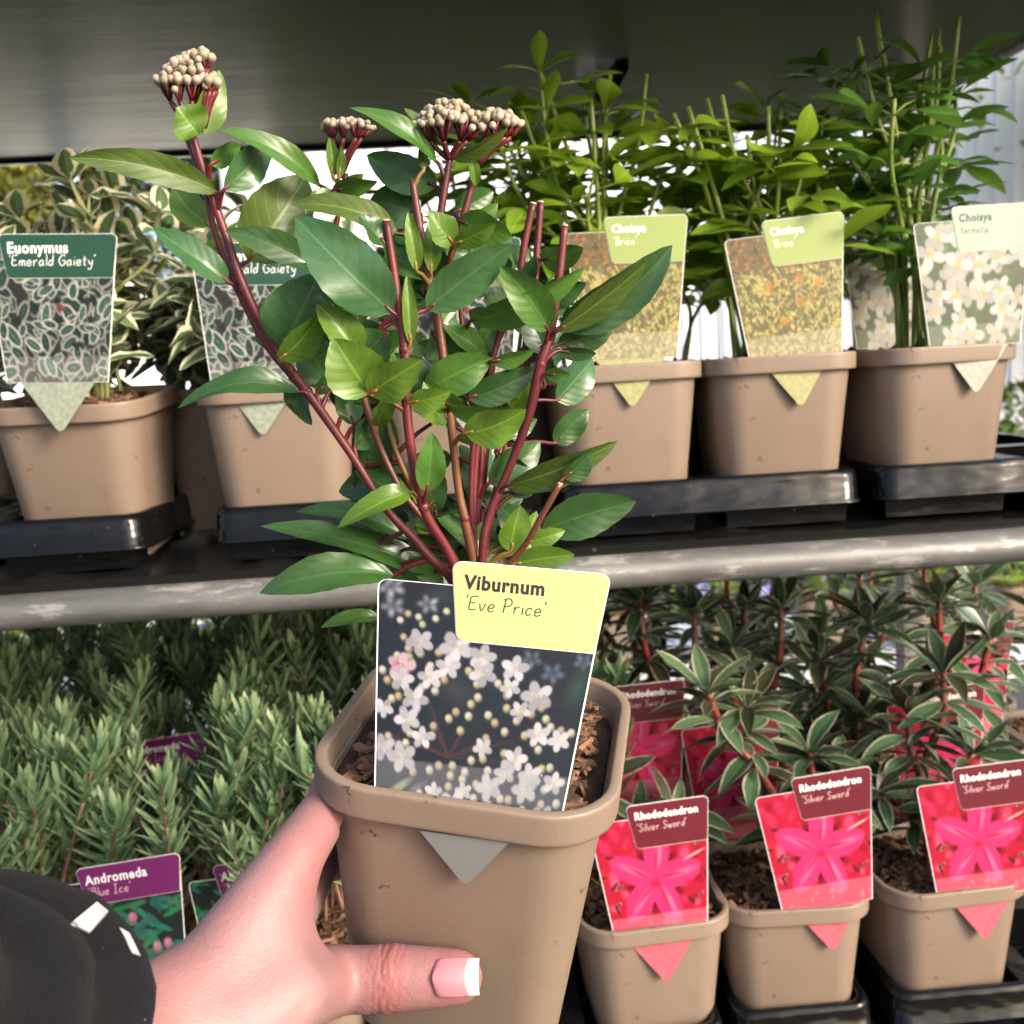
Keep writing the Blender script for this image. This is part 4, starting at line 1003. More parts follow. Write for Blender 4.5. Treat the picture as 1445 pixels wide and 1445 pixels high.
# root collar: hidden by the label, down into the compost
base = [(668, 1000, .0), (672, 1060, .003)]
vstem([(545, 312, -.012), (558, 400, -.012), (571, 492, -.012), (576, 600, -.012), (597, 715, -.010), (640, 795, -.004), (664, 900, .0), (668, 1050, .003)], [7, 8, 9, 9, 9, 10, 11, 12], 'vstem', True)
vstem([(582, 254, .004), (592, 320, .004), (604, 392, .003), (620, 465, .002), (632, 560, .0), (647, 690, .0), (656, 735, .0), (672, 830, .002), (676, 1050, .004)], [6, 8, 11, 9, 8, 8, 9, 10, 11], 'vstemb')
vstem([(797, 319, -.004), (788, 400, -.004), (777, 470, -.004), (763, 514, -.004), (745, 590, -.002), (716, 667, .0), (690, 730, .0), (680, 800, .0), (674, 1050, .004)], [7, 8, 8, 10, 9, 8, 8, 9, 10], 'vstem', True)
vstem([(752, 288, .012), (740, 345, .012), (728, 420, .012), (706, 470, .012), (690, 510, .012), (676, 600, .01), (668, 720, .008), (672, 900, .006), (676, 1050, .006)], [7, 7, 7, 8, 7, 7, 8, 8, 9], 'vstem', True)
vstem([(763, 286, .016), (758, 350, .016), (752, 430, .016), (736, 520, .016), (715, 600, .014), (700, 640, .012)], [7, 7, 7, 7, 6, 6], 'vstem', True)
vstem([(272, 192, .006), (290, 250, .006), (316, 325, .006), (344, 405, .006), (385, 485, .006), (432, 551, .004), (495, 640, .002), (545, 718, .0), (600, 778, .0), (650, 850, .002), (666, 1050, .004)], [7, 7, 8, 9, 8, 9, 8, 8, 9, 10, 11], 'vstem')
vstem([(262, 190, .010), (290, 268, .010), (304, 330, .010), (334, 404, .010), (372, 480, .010), (410, 530, .008), (434, 556, .005)], [5, 6, 6, 7, 7, 6, 5], 'vstem')
vstem([(513, 560, .006), (525, 600, .006), (545, 650, .006), (572, 700, .004), (620, 760, .002), (650, 820, .002)], [7, 7, 6, 6, 6, 6], 'vstemb')
vstem([(790, 683, -.014), (768, 722, -.012), (742, 768, -.008), (715, 800, -.004), (690, 840, .0)], [6, 6, 6, 6, 6], 'vstemb', True)
vstem([(649, 424, .012), (653, 470, .012), (657, 505, .012), (668, 560, .012), (680, 640, .010), (672, 740, .008)], [5, 5, 6, 5, 6, 6], 'vstem')
vstem([(716, 430, .008), (706, 470, .008), (694, 510, .008), (672, 590, .008), (665, 690, .008), (668, 800, .006)], [5, 6, 6, 6, 6, 6], 'vstem')
vstem([(635, 222, .004), (628, 262, .004), (622, 300, .004), (612, 350, .004), (604, 392, .003)], [6, 7, 7, 6, 7], 'vstem')
vstem([(674, 230, .006), (664, 268, .006), (654, 306, .006), (640, 350, .006), (622, 400, .004)], [6, 6, 7, 6, 6], 'vstem')
vstem([(488, 245, .012), (480, 290, .012), (472, 330, .012), (462, 390, .012), (480, 440, .012), (500, 500, .010), (514, 562, .006)], [5, 5, 5, 6, 6, 6, 7], 'vstem')
vstem([(700, 440, .02), (695, 520, .02), (690, 600, .018), (682, 700, .014), (676, 800, .01)], [4, 5, 5, 5, 6], 'vstem')
vstem([(745, 455, .018), (735, 520, .018), (720, 600, .016), (700, 690, .012), (684, 800, .008)], [4, 5, 5, 6, 6], 'vstemb')
vstem([(592, 300, .014), (596, 350, .014), (604, 400, .010)], [6, 6, 6], 'vstem')
vstem([(530, 470, .014), (540, 560, .014), (560, 640, .012), (600, 720, .01), (650, 800, .008)], [5, 6, 6, 6, 7], 'vstemg')
# swollen nodes
for px, py, dy, r in ((571, 494, -.012, 13), (604, 395, .003, 14), (763, 514, -.004, 13), (598, 716, -.010, 13), (345, 408, .006, 12), (434, 553, .004, 12), (656, 732, .0, 12), (706, 468, .012, 11)):
    c = local(vp(px, py, dy)); k = LY / F_PX * r * .62
    V, F = tube_geo([c + Vector((0, 0, -k)), c + Vector((0, 0, -k * .5)), c + Vector((0, 0, k * .4)), c + Vector((0, 0, k))], [k * .55, k * .95, k * .95, k * .5], 10)
    obj('node', mesh('node', V, F, M['vstem']), vib)

SP_N = np.array([tuple(p) for p in STEMPTS])
def vleaf(bx, by, tx, ty, w, mat, db=0.0, dt=-.01, tilt=0, curl=0.0, fold=.25, arch=0.0, bow=0.0, pet=True, a=.92, wave=.10):
    A, B = vp(bx, by, db), vp(tx, ty, dt)
    ax = (B - A); L = ax.length; ax.normalize(); v = ((A + B) * .5 - CAM).normalized()
    side = ax.cross(v).normalized(); nrm = side.cross(ax).normalized()
    if nrm.dot(v) > 0: nrm = -nrm; side = -side
    q = Matrix.Rotation(math.radians(tilt), 3, ax); side = q @ side; nrm = q @ nrm
    # x,y,z right-handed: x = side so that x cross y = z
    x = ax.cross(nrm); W = 1.0 * w * LY / F_PX / max(.4, math.cos(math.radians(tilt)))
    kk = rg.uniform
    V, F, UV = leaf_geo(L * (1 + abs(arch) * .5), W, nv=14, nu=8, a=a * kk(.96, 1.04), b=.66, tipk=.20, fold=fold, curl=curl + kk(.0, .16), arch=arch + kk(-.02, .05), bow=bow + kk(-.05, .05), wave=wave * kk(.6, 1.8), ph=kk(0, 6), twist=kk(-.45, .45), serr=.018)
    fm = HMi @ frame(A, x, ax, nrm)
    o = obj('leaf', mesh('leaf', [fm @ Vector(p) for p in V], F, M[mat], True, UV), vib)
    if pet:
        a0 = local(A); d = np.linalg.norm(SP_N - np.array(tuple(a0)) + np.array([0, 0, .006]), axis=1); i = int(d.argmin())
        s = Vector(SP_N[i])
        if (s - a0).length < .04:
            c0 = local(A + ax * .004)
            obj('petiole', mesh('petiole', *tube_geo(catmull([s, s.lerp(a0, .6) + Vector((0, 0, .001)), a0, c0], 3), [.0010, .0008, .0006], 6), M['vstem' if mat != 'vl' else 'vstemg']), o)
LEAVES = [
 (308,272,104,222,40,'vo',.004,-.02,12,.0,.35,.05), (316,268,398,190,48,'vp',.0,.01,15,.1,.3), (297,232,345,206,30,'vm',.002,.012,20), (452,262,316,188,34,'vm',.014,.0,25,-.05,.3,.10),
 (297,320,243,262,46,'vl',.014,.03,10), (350,368,436,246,96,'vo',.012,.018,5,.0,.15), (445,378,322,318,40,'vd',.004,-.006,20,.1,.3), (322,398,225,312,42,'vp',.006,-.004,25,.12,.35),
 (398,492,448,390,98,'vp',.002,-.008,0,.05,.12), (394,508,462,446,42,'vl',-.004,-.012,30,.1,.45), (554,441,416,306,86,'vp',-.014,-.024,0,.06,.15,.0,-.03), (602,437,722,347,60,'vp',-.010,-.022,8,.06,.2),
 (616,228,506,145,26,'vm',.004,-.006,40,.05,.3,.08), (617,264,516,214,52,'vd',.008,.012,15,.05,.2), (562,330,422,274,34,'vo',.0,-.008,35,.05,.3,.08), (592,302,520,284,64,'vd',.014,.018,10),
 (588,383,577,298,22,'vl',-.006,-.008,15,.0,.5), (579,486,577,388,20,'vl',-.014,-.016,15,.0,.6), (608,385,612,308,24,'vl',.0,-.002,20,.0,.5), (470,250,466,193,18,'vl',.008,.006,15,.0,.6), (478,252,482,206,14,'vl',.008,.006,20,.0,.6),
 (598,240,592,206,14,'vl',.004,.004,15,.0,.5),(640,345,607,300,42,'vl',-.004,-.010,12,.1,.3), (640,345,697,322,28,'vl',-.004,-.014,25,.1,.35), (648,312,716,336,48,'vm',.002,-.006,15,.1,.2), (645,330,706,292,32,'vm',.008,.006,20,.1,.3),
 (470,268,530,262,28,'vm',.010,.004,30,.1,.3), (474,270,432,296,26,'vm',.010,.002,30,.1,.3), (478,262,512,250,18,'vl',.010,.006,30,.1,.3),
 (789,463,949,350,64,'vd',-.004,-.014,12,.0,.35,.03,.06), (786,468,915,372,34,'vo',-.008,-.020,30,.0,.4,.0,.05), (665,452,818,388,46,'vm',.0,-.010,30,.08,.4,.12), (774,466,708,376,52,'vm',-.008,-.020,10,.05,.4), (785,487,868,462,46,'vd',.0,.004,15,.05,.2),
 (790,495,842,503,20,'vd',-.002,-.002,30), (770,528,803,530,20,'vm',-.006,-.010,25,.1,.3), (521,556,478,482,78,'vl',-.016,-.026,10,.12,.3), (521,556,593,518,50,'vl',-.016,-.028,25,.12,.35), (505,506,452,427,46,'vl',-.010,-.016,20,.1,.5),
 (424,553,257,556,36,'vd',.002,-.008,35,.10,.3,.10), (468,548,424,478,66,'vd',.010,.014,10,.05,.2), (577,568,634,556,32,'vl',-.014,-.020,20,.12,.3), (600,552,694,508,58,'vm',-.002,-.006,10,.06,.25), (660,562,757,524,44,'vd',.002,-.002,15,.06,.25),
 (631,572,727,582,28,'vm',-.010,-.016,30,.1,.35,.10), (655,612,741,580,54,'vl',-.012,-.020,12,.10,.3), (692,510,756,500,22,'vm',-.004,-.006,35,.1,.3), (602,694,610,612,40,'vm',-.016,-.022,10,.05,.3), (581,694,482,729,36,'vl',-.012,-.022,25,.14,.35,.10),
 (577,762,428,704,30,'vd',.004,.006,35,.06,.3,.08), (608,808,386,724,46,'vd',-.002,-.016,30,.05,.3,.05), (556,812,374,816,50,'vd',.0,-.010,35,.08,.3,.08), (626,832,547,794,58,'vm',-.004,-.008,10,.06,.2), (712,797,624,727,46,'vm',-.010,-.016,15,.08,.3),
 (718,685,868,628,40,'vo',-.004,-.014,30,.0,.4,.06), (690,682,764,624,54,'vd',.006,.010,10,.05,.2), (764,748,898,711,66,'vd',.0,-.006,12,.05,.22), (720,778,737,718,48,'vl',-.014,-.018,15,.1,.4), (722,782,762,726,34,'vl',-.010,-.010,25,.1,.4),
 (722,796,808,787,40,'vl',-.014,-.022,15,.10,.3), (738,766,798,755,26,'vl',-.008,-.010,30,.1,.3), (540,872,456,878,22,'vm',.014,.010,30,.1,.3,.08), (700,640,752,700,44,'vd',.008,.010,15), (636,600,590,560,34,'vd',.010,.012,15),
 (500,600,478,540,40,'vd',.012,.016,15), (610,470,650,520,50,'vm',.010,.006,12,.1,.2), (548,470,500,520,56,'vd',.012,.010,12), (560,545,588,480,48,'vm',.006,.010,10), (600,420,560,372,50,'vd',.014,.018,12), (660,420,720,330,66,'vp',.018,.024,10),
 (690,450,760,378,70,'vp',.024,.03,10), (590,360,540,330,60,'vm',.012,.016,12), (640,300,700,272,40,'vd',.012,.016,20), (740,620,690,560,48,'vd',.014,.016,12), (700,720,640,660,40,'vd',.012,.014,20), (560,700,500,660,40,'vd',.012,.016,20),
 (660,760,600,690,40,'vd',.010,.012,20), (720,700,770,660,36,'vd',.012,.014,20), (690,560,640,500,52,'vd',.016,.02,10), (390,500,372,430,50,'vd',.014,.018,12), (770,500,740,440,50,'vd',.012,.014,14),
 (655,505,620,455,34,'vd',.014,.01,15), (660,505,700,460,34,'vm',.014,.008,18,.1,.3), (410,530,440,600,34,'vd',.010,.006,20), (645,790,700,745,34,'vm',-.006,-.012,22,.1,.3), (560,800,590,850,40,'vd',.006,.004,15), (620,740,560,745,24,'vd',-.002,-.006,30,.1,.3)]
for l in LEAVES:
    if l[1] > 715 and len(l) > 7:
        l = list(l); k = .020 if l[0] > 600 else .006; l[6] += k; l[7] += k
    vleaf(*l)
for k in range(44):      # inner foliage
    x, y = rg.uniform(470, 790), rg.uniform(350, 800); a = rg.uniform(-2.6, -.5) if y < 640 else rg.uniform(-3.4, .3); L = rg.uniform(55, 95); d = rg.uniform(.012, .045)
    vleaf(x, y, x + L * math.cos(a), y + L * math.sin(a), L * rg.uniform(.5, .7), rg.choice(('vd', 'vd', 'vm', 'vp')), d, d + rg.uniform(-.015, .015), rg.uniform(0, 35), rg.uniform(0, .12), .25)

R5 = random.Random(55); SPX = [pix(HM @ p) + (p,) for p in STEMPTS]
SPX = [q_ for q_ in SPX if 330 < q_[1] < 770]
for k in range(34):      # smaller leaves that leave the stems in pairs
    x, y, p = R5.choice(SPX); w_ = HM @ p; d0 = w_.y - LY; a = R5.choice((-1, 1)) * R5.uniform(.35, 1.25); L = R5.uniform(38, 84)
    tx, ty = x + L * math.sin(a), y - L * math.cos(a)
    vleaf(x + 8 * math.sin(a), y - 8, tx, ty, L * R5.uniform(.42, .62), R5.choice(('vm', 'vm', 'vl', 'vd', 'vp')), d0, d0 + R5.uniform(-.016, .012), R5.uniform(5, 45), R5.uniform(0, .15), R5.uniform(.25, .5))

# flower heads: red branching stalks carrying round buds
def bud_mat():
    t = NT('flower_bud'); r = t.new('ObjectInfo').outputs['Random']; nz = t.noise(300, 3, .6, t.coord())
    c = t.mix(r, (.24, .21, .12, 1), (.42, .30, .27, 1)); c = t.mix(t.ramp(nz, .5, .75), c, (.30, .30, .12, 1)); t.set(Base_Color=c, Roughness=.55); t.bump(nz, .3, .0006)
    return t.m
M['bud'] = bud_mat()
def bud_mesh():
    prof = [(-1.25, .30), (-.9, .55), (-.55, .80), (-.2, .97), (.1, 1.0), (.45, .90), (.75, .62), (.95, .30), (1.02, .06)]
    loops = [[(r * math.cos(6.283 * k / 10) * (1 + .05 * math.cos(5 * 6.283 * k / 10 )), r * math.sin(6.283 * k / 10), z) for k in range(10)] for z, r in prof]
    return mesh('bud', *loft(loops, True, True), M['bud'])
BUD = bud_mesh()
def head(px, py, dy, cx, cy, wx, hz, n, seed, rb=6.0, dome=.35):
    """stalk base at (px,py); bud field centred on (cx,cy), half width wx, half height hz in pixels"""
    R = random.Random(seed); k = LY / F_PX
    root = local(vp(px, py, dy)); fh = None; m = MB(); ends = []
    # depth radius is as wide as the sideways one
    for i in range(n):
        a = i * 2.39996; r = math.sqrt((i + .5) / n)
        dx, dd = r * math.cos(a), r * math.sin(a)
        up = hz * (1 - dome * r * r * 2) + R.uniform(-.25, .25) * hz
        p = vp(cx + dx * wx + R.gauss(0, 2), cy - up + hz * .2, dy + dd * wx * k * .75); ends.append(local(p))
    rays = []
    for j in range(7):
        a = j * .9; c = local(vp(cx + .55 * wx * math.cos(a), cy + hz * .9, dy + .5 * wx * k * .75 * math.sin(a))); rays.append(c)
        m.tube(catmull([root, root.lerp(c, .55) + (c - root).cross(Vector((0, 1, 0))) * .04, c], 3), [.0012, .0009], 6)
    for e in ends:
        c = min(rays, key=lambda q: (q - e).length); m.tube([c, c.lerp(e, .5) + Vector((0, 0, -.0006)), e], [.0007, .0005], 5)
    fh = obj('flower_head', m.mesh('flower_head', M['vstem']), vib)
    for e in ends:
        c = min(rays, key=lambda q: (q - e).length); z = ((e - c).normalized() + rv(R, .15)).normalized(); x = z.orthogonal().normalized(); y = z.cross(x)
        obj('bud', BUD, fh, frame(e, x, y, z) @ Matrix.Scale(rb * k * R.uniform(.8, 1.15), 4))
head(278, 188, .006, 258, 112, 36, 34, 64, 1, 5.8, .5); head(288, 180, .004, 298, 118, 14, 12, 8, 2, 6.4); head(282, 180, .008, 280, 84, 24, 14, 16, 6, 6.2)
head(480, 250, .012, 489, 182, 38, 14, 44, 3, 4.8, .3)
head(635, 226, .004, 632, 172, 50, 30, 110, 4, 5.4, .45)
head(674, 232, .006, 702, 176, 34, 20, 56, 5, 5.4, .35)
for l in ((280,190,250,152,58,'vl',.0,-.006,8,.05,.3), (286,190,313,98,40,'vl',.006,.008,20,.0,.4), (672,262,664,214,16,'vl',.004,.0,15,.0,.6), (640,226,716,185,22,'vo',.0,-.008,35,.05,.3), (632,210,572,150,20,'vo',.008,.006,40,.0,.3)): vleaf(*l, pet=False)

# its label
lp = HM @ Vector((.0, -.0568, .1275)); lp = onplane(658, 1154, HM @ Vector((0, -.0565, .125)), (HR @ Vector((0, 1, 0))).normalized())
LM = T(lp) @ rot('Z', -10) @ rot('Y', 7.0) @ rot('X', 90 - 21) @ Matrix.Diagonal((.98, .91, 1, 1))
hl = label_card('viburnum', 'yellow-tabbed viburnum label with white flowers in the raised pot', LM, 'plant labels', tail=T((0, -.0075, -.0010)) @ rot('Y', -4) @ rot('X', 31) @ Matrix.Diagonal((.66, .66, 1, 1)))

# ------------------------------------------------------------------ the hand that raises it
def skin_mat():
    t = NT('skin'); a = t.new('VertexColor', layer_name='print'); co = t.coord()
    n1 = t.noise(70, 3, .6, co); n2 = t.noise(900, 3, .6, co); n3 = t.noise(25, 3, .5, co)
    h = t.new('HueSaturation'); t.link(a.outputs[0], h.inputs['Color']); t.val(h.inputs['Value'], t.math('MULTIPLY_ADD', n1, .16, .92)); t.val(h.inputs['Saturation'], t.math('MULTIPLY_ADD', n3, .5, .75))
    t.set(Base_Color=h.outputs[0], Roughness=.48); t.b.inputs['Subsurface Weight'].default_value = .10
    t.b.inputs['Subsurface Radius'].default_value = (1.0, .35, .2); t.b.inputs['Subsurface Scale'].default_value = .004; t.b.inputs['Specular IOR Level'].default_value = .35
    t.bump(t.math('ADD', n2, t.math('MULTIPLY', t.noise(260, 3, .6, co), 1.2)), .40, .0007); return t.m
def ball(c, r, nu=14, nv=9):
    V, F = [], []
    for i in range(nv + 1):
        th = math.pi * i / nv
        for j in range(nu):
            V.append(c + Vector((math.sin(th) * math.cos(6.2832 * j / nu), math.sin(th) * math.sin(6.2832 * j / nu), math.cos(th))) * max(r, 1e-5) if 0 < i < nv else c + Vector((1e-5 * math.cos(j), 1e-5 * math.sin(j), math.cos(th) * r)))
    for i in range(nv):
        for j in range(nu): F.append((i*nu + j, (i+1)*nu + j, (i+1)*nu + (j+1) % nu, i*nu + (j+1) % nu))
    F.append(tuple(range(nu))); F.append(tuple(nv*nu + j for j in range(nu))[::-1])
    return V, F
def build_hand():
    m = MB()
    def chain(pts):
        q = [(p, r) for p, r in pts]
        for (a, ra), (b, rb) in zip(q[:-1], q[1:]):
            n = max(2, int((b - a).length / (.35 * min(ra, rb))) + 1)
            for k in range(n + 1): m.add(*ball(a.lerp(b, k / n), ra + (rb - ra) * k / n))
    def q(px, py, D, rpx): return (atD(px, py, D), rpx * D / F_PX)
    fy = -.0565
    thumb = [(462, 1384, 50, -.0625), (505, 1382, 46, -.0635), (554, 1380, 46, -.0625), (600, 1380, 43, -.0610), (645, 1379, 39, -.0592)]
    TH = []
    for px, py, rpx, yl in thumb:
        p = PP(px, py, yl); D = (p - CAM).dot(CF); TH.append((p, rpx * D / F_PX))
    TD = (TH[0][0] - CAM).dot(CF)
    W = q(195, 1490, .315, 112)
    chain([q(-90, 1640, .235, 140), q(60, 1560, .275, 125), W])
    ip = [W, q(300, 1390, .334, 74), q(368, 1286, .350, 58), q(416, 1208, .364, 44)]
    tp = [W, q(335, 1448, .328, 72), q(405, 1405, .338, 60), (TH[0][0].lerp(atD(405, 1405, .338), .4), TH[0][1])]
    chain(ip + [q(462, 1140, .392, 36)]); chain(tp + [TH[0]]); chain(TH)
    for k in range(2, 25):          # the skin between the two: a web that thins towards its free edge
        t_ = k / 24 * 3; i_ = min(int(t_), 2); f_ = t_ - i_
        a_, ra = ip[i_][0].lerp(ip[i_+1][0], f_), ip[i_][1] + (ip[i_+1][1] - ip[i_][1]) * f_
        b_, rb = tp[i_][0].lerp(tp[i_+1][0], f_), tp[i_][1] + (tp[i_+1][1] - tp[i_][1]) * f_
        for s_ in np.linspace(0, 1, 13):
            thin = 1 - .55 * math.sin(math.pi * s_) * (t_ / 3) ** 2.0
            c_ = a_.lerp(b_, s_); r_ = (ra + (rb - ra) * s_) * thin
            m.add(*ball(c_ - CF * (ra + (rb - ra) * s_ - r_) * .6, r_))
    # fingers: round the far side of the pot, in the pot's own frame (x right, y away, z up)
    def L(x, y, z, r): return (HM @ Vector((x, y, z)), r)
    chain([q(462, 1140, .392, 36), L(-.065, .026, .098, .0098), L(-.046, .064, .096, .0090), L(-.014, .0675, .094, .0082), L(.006, .067, .093, .0072)])
    palm = [L(-.078, .004, .046, .016), L(-.074, .014, .058, .0125)]
    chain([q(345, 1390, .355, 60), palm[0], palm[1]]); chain([palm[0], L(-.068, .022, .040, .012), L(-.066, .026, .085, .011)])
    chain([palm[1], L(-.066, .028, .076, .0102), L(-.042, .061, .074, .0092), L(-.008, .063, .072, .0084), L(.012, .063, .071, .0074)])
    chain([palm[0], L(-.064, .026, .053, .0100), L(-.040, .058, .052, .0090), L(-.010, .060, .050, .0082), L(.008, .060, .049, .0072)])
    chain([palm[0], L(-.066, .018, .034, .0092), L(-.040, .054, .031, .0082), L(-.016, .057, .030, .0074), L(-.002, .057, .029, .0064)])
    src = bpy.data.objects.new('tmp', m.mesh('tmp', None)); COL.objects.link(src)
    rm = src.modifiers.new('r', 'REMESH'); rm.mode = 'VOXEL'; rm.voxel_size = .0009
    sm = src.modifiers.new('s', 'SMOOTH'); sm.factor = .5; sm.iterations = 110
    me = bpy.data.meshes.new_from_object(src.evaluated_get(bpy.context.evaluated_depsgraph_get())); bpy.data.objects.remove(src)
    n = len(me.vertices); co = np.empty(n * 3, dtype=np.float32); me.vertices.foreach_get('co', co); co = co.reshape(-1, 3).astype(float)
    no = np.empty(n * 3, dtype=np.float32); me.vertex_normals.foreach_get('vector', no); no = no.reshape(-1, 3)
    # skin rests on the pot: push anything that dips into it back to its surface
    mi = np.array(HMi); lo = co @ mi[:3, :3].T + mi[:3, 3]
    half = .0432 + (.0556 - .0432) * lo[:, 2] / .1125 + .0003
    ins = (np.abs(lo[:, 0]) < half) & (np.abs(lo[:, 1]) < half) & (lo[:, 2] > 0) & (lo[:, 2] < .104)
    ax_ = (np.abs(lo[:, 1]) > np.abs(lo[:, 0])).astype(int); idx = np.nonzero(ins)[0]
    lo[idx, ax_[idx]] = np.sign(lo[idx, ax_[idx]]) * half[idx]
    mw = np.array(HM); co = np.where(ins[:, None], lo @ mw[:3, :3].T + mw[:3, 3], co)
    rel = co - np.array(CAM); z = rel @ np.array(CF); px = HALF + F_PX * (rel @ np.array(CR)) / z; py = HALF - F_PX * (rel @ np.array(CU)) / z
    IP = np.array(TH[2][0]); dip = np.linalg.norm(co - IP, axis=1)
    dirth = np.array((TH[4][0] - TH[1][0]).normalized()); s = (co - IP) @ dirth * 1000     # mm along the thumb from the knuckle
    across = (co - IP) @ np.array(CU) * 1000
    near = np.clip(1 - (dip - .012) / .006, 0, 1)
    disp = np.zeros(n)
    for off, bendk, dep, wid in ((-3.2, .05, .5, .42), (-1.2, -.04, .55, .40), (.6, -.03, .45, .38), (2.2, .02, .35, .38), (-5.5, .05, .35, .45), (3.8, .03, .25, .4)):
        line = off + bendk * across * np.abs(across) * .35 + .35 * np.sin(across * .9 + off)
        disp -= dep * np.exp(-((s - line) / wid) ** 2)
    disp += .5 * np.exp(-(s / 5.5) ** 2)
    co += no * (disp * near * .001)[:, None]
    # faint tendon hollow and palm-side wrinkles near the bottom of the frame
    wr = np.clip(1 - np.abs(px - 470) / 90, 0, 1) * np.clip((py - 1395) / 30, 0, 1)
    co += no * (wr * np.sin((px + py * .8) * .16) * .00035)[:, None]
    me.vertices.foreach_set('co', co.astype(np.float32).ravel())
    base = np.array([srgb(143, 106, 107)[:3]]).repeat(n, 0); red = np.array(srgb(147, 76, 71)[:3]); pale = np.array(srgb(148, 112, 109)[:3])
    def mixin(k, c): 
        nonlocal base; k = np.clip(k, 0, 1)[:, None]; base = base * (1 - k) + c * k
    mixin(.55 * np.exp(-(np.linalg.norm(co - np.array(atD(330, 1420, .31)), axis=1) / .035) ** 2), pale)
    mixin(.42 * np.exp(-((s - .5) / 7.0) ** 2) * np.clip(1 - (dip - .014) / .014, 0, 1), red)
    mixin(.45 * np.clip(1 - np.linalg.norm(co - np.array(TH[4][0]), axis=1) / .022, 0, 1), red)
    mixin(.35 * np.exp(-(np.linalg.norm(co - np.array(atD(425, 1225, .355)), axis=1) / .012) ** 2), red)
    col = np.ones((n, 4), dtype=np.float32); col[:, :3] = base
    at_ = me.color_attributes.new('print', 'FLOAT_COLOR', 'POINT'); at_.data.foreach_set('color', col.ravel())
    me.materials.clear(); me.materials.append(skin_mat()); me.polygons.foreach_set('use_smooth', [True] * len(me.polygons)); me.update(); me.name = 'person'
    body = obj('person', me); tag(body, 'left hand in a black fleece sleeve gripping the taupe viburnum pot', 'person')
    # thumb nail: a curved plate with a white tip
    tip = TH[4][0]; dv = Vector(dirth); view = (tip - CAM).normalized(); sd = dv.cross(view).normalized(); up = sd.cross(dv).normalized()
    if up.dot(view) > 0: up = -up
    if sd.dot(CU) < 0: sd = -sd
    def nailpt(u, v, e=0.0):      # u along the thumb 0..1, v across -1..1
        c = atD(611 + 64 * u, 1380 - 2 * u, 1.0) - CAM
        hw = .0068 * (1 - .05 * abs(2 * u - .9)) * (.5 + .5 * math.sqrt(max(0, 1 - (max(0, .2 - u) / .2) ** 2)))
        D = ((tip + up * (TH[4][1] - .0006)) - CAM).dot(CF)
        p = CAM + c * D
        return p + sd * hw * v - up * (.0030 * v * v + .0016 * (u - .45) ** 2 * 3) + up * (e + .0019 + .0014 * (1 - u))
    V, F = [], []; nu, nv = 44, 32
    for i in range(nu + 1):
        for j in range(nv + 1): V.append(nailpt(i / nu, -1 + 2 * j / nv))
    F = [(i*(nv+1) + j, (i+1)*(nv+1) + j, (i+1)*(nv+1) + j + 1, i*(nv+1) + j + 1) for i in range(nu) for j in range(nv)]
    k = len(V); V += [v - up * .0022 for v in V]; F += [tuple(i + k for i in f[::-1]) for f in F]
    edge = [j for j in range(nv + 1)] + [i*(nv+1) + nv for i in range(1, nu + 1)] + [nu*(nv+1) + j for j in range(nv - 1, -1, -1)] + [i*(nv+1) for i in range(nu - 1, 0, -1)]
    F += [(a, b, b + k, a + k) for a, b in zip(edge, edge[1:] + edge[:1])]
    cols = []
    for i in range(nu + 1):
        for j in range(nv + 1):
            v = -1 + 2 * j / nv; kq = min(1, max(0, (i / nu - (.70 + .07 * v * v)) / .04)); cols.append(tuple(x_ * (1 - kq) + y_ * kq for x_, y_ in zip(srgb(176, 118, 126)[:3], srgb(188, 184, 180)[:3])))
    t = NT('thumb_nail'); a = t.new('VertexColor', layer_name='print'); t.set(Base_Color=a.outputs[0], Roughness=.22)
    me = mesh('nail', V, F, t.m, True, None, np.array(cols + cols)); obj('nail', me, body)
    # sleeve: bunched black fleece
    t = NT('black_fleece'); co_ = t.coord(); nz = t.noise(700, 4, .7, co_); n2 = t.noise(60, 3, .6, co_)
    lint = t.ramp(t.noise(420, 2, .5, co_), .775, .80)
    c = t.mix(n2, (.004, .004, .005, 1), (.011, .011, .013, 1)); c = t.mix(t.math('MULTIPLY', lint, .7), c, (.3, .3, .3, 1))
    t.set(Base_Color=c, Roughness=.95); t.b.inputs['Sheen Weight'].default_value = .02; t.b.inputs['Sheen Roughness'].default_value = .5; t.b.inputs['Specular IOR Level'].default_value = .15
    t.bump(nz, .7, .0018)
    C0 = atD(46, 1464, .312); C1 = atD(-60, 1525, .275); C2 = atD(-190, 1615, .24); C3 = atD(-440, 1740, .20)
    ax = catmull([C0, C1, C2, C3], 12); prof = [(-.001, .0275), (.0, .0300), (.003, .0345), (.010, .0410), (.022, .0480), (.04, .0515), (.07, .053), (.2, .056)]
    V, F = [], []; n = 72; acc = 0.0; rings = []
    for i, p in enumerate(ax):
        if i: acc += (p - ax[i-1]).length
        rings.append((acc, p))
    def axis_at(sv):
        for (s0, p0), (s1, p1) in zip(rings[:-1], rings[1:]):
            if sv <= s1: return p0.lerp(p1, (sv - s0) / (s1 - s0)), (p0 - p1).normalized()
        return rings[-1][1], (rings[-2][1] - rings[-1][1]).normalized()
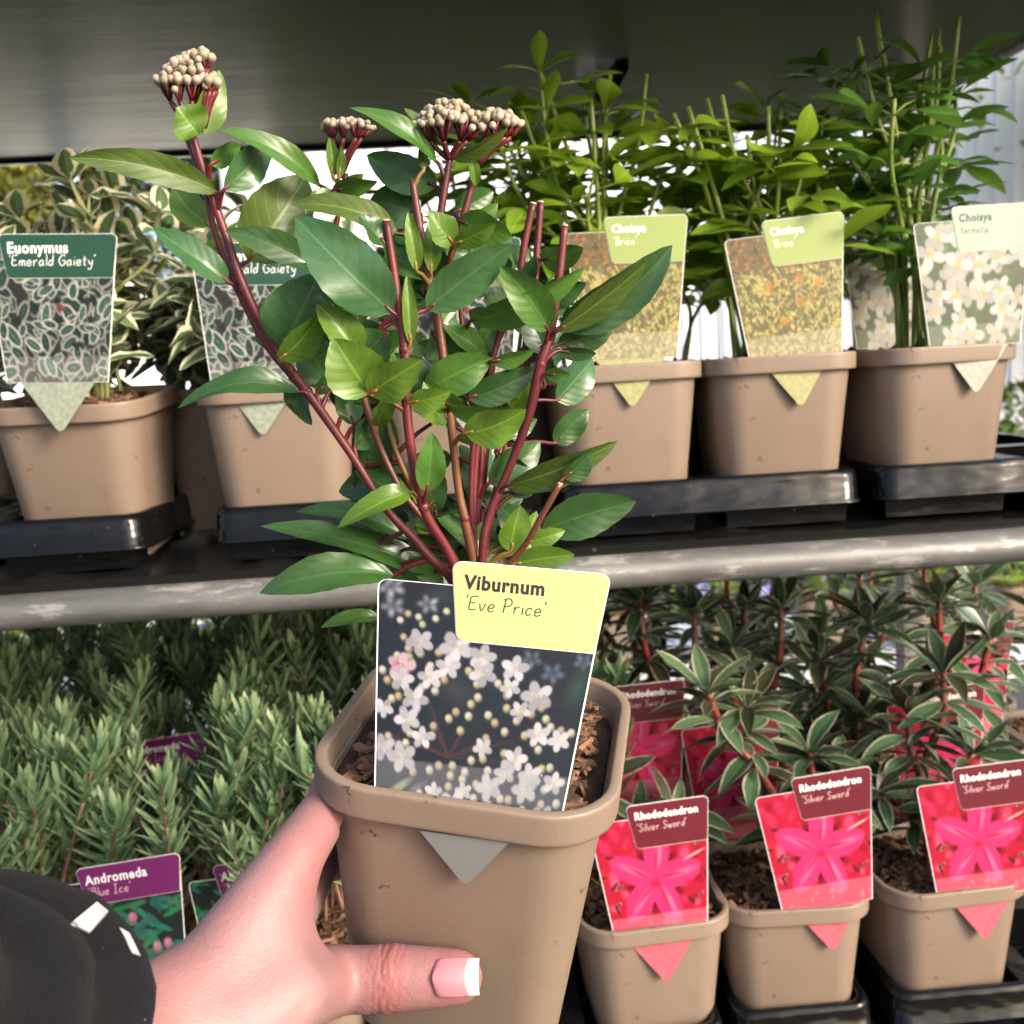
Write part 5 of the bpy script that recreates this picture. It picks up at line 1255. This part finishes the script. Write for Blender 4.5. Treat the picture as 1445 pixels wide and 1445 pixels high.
    def sleeve_pt(sv, ang, e=0.0):
        p, d = axis_at(max(sv, 0)); a = (CU - d * CU.dot(d)).normalized(); b = d.cross(a)
        r = np.interp(sv, [x for x, _ in prof], [y for _, y in prof])
        o = a * math.cos(ang) + b * math.sin(ang); w = min(1, max(0, sv) / .015)
        nn = mnoise.noise(Vector((math.cos(ang) * 1.6, math.sin(ang) * 1.6, sv * 30)))
        fold = .0058 * math.sin(sv * 230 + 2.2 * math.sin(ang * 2 + 1) + 3 * nn) * w
        r2 = r + fold + .004 * nn * w + .0010 * mnoise.noise(Vector((math.cos(ang) * 7, math.sin(ang) * 7, sv * 160)))
        return p + o * (r2 + e)
    svs = [0, .0006, .002, .004] + [.006 + .0022 * k for k in range(85)]
    inner = [[sleeve_pt(sv, 6.2832 * j / n, -.003) for j in range(n)] for sv in (.02, .008, .001)]
    loops = inner + [[sleeve_pt(sv, 6.2832 * j / n) for j in range(n)] for sv in svs]
    me = mesh('sleeve', *loft(loops), t.m); sl = obj('sleeve', me, body); 
    M['tape'] = simple('silver_white_tape', (.30, .30, .32, 1), .4, .3, 160, bump=.3)
    def project(p):
        r = p - CAM; z = r.dot(CF); return HALF + F_PX * r.dot(CR) / z, HALF - F_PX * r.dot(CU) / z
    # two pieces of silver trim laid on the cloth where they show
    from mathutils.bvhtree import BVHTree
    bv = BVHTree.FromPolygons([v.co.copy() for v in me.vertices], [tuple(p.vertices) for p in me.polygons])
    for quad in (((136, 1274), (153, 1288), (126, 1318), (100, 1304)), ((168, 1310), (182, 1318), (197, 1350), (186, 1346))):
        N = 12; top, bot = [], []; last = None
        for i in range(N + 1):
            for j in range(N + 1):
                u, v = i / N, j / N
                x = (quad[0][0] * (1-u) + quad[1][0] * u) * (1-v) + (quad[3][0] * (1-u) + quad[2][0] * u) * v
                y = (quad[0][1] * (1-u) + quad[1][1] * u) * (1-v) + (quad[3][1] * (1-u) + quad[2][1] * u) * v
                d = ray(x, y).normalized(); hit, nrm, _, _ = bv.ray_cast(CAM, d)
                if hit is None: hit, nrm, _, _ = bv.find_nearest(last or (CAM + d * .3))
                if nrm.dot(d) > 0: nrm = -nrm
                last = hit; top.append(hit + nrm * .0006); bot.append(hit - nrm * .0004)
        n1 = N + 1; V = top + bot; K = n1 * n1; F = [(i*n1 + j, i*n1 + j + 1, (i+1)*n1 + j + 1, (i+1)*n1 + j) for i in range(N) for j in range(N)]
        F += [tuple(i + K for i in f[::-1]) for f in F]
        ed = [j for j in range(N + 1)] + [i*n1 + N for i in range(1, N + 1)] + [N*n1 + j for j in range(N - 1, -1, -1)] + [i*n1 for i in range(N - 1, 0, -1)]
        F += [(a, b, b + K, a + K) for a, b in zip(ed, ed[1:] + ed[:1])]
        obj('trim_strip', mesh('trim_strip', V, F, M['tape']), sl)
build_hand()
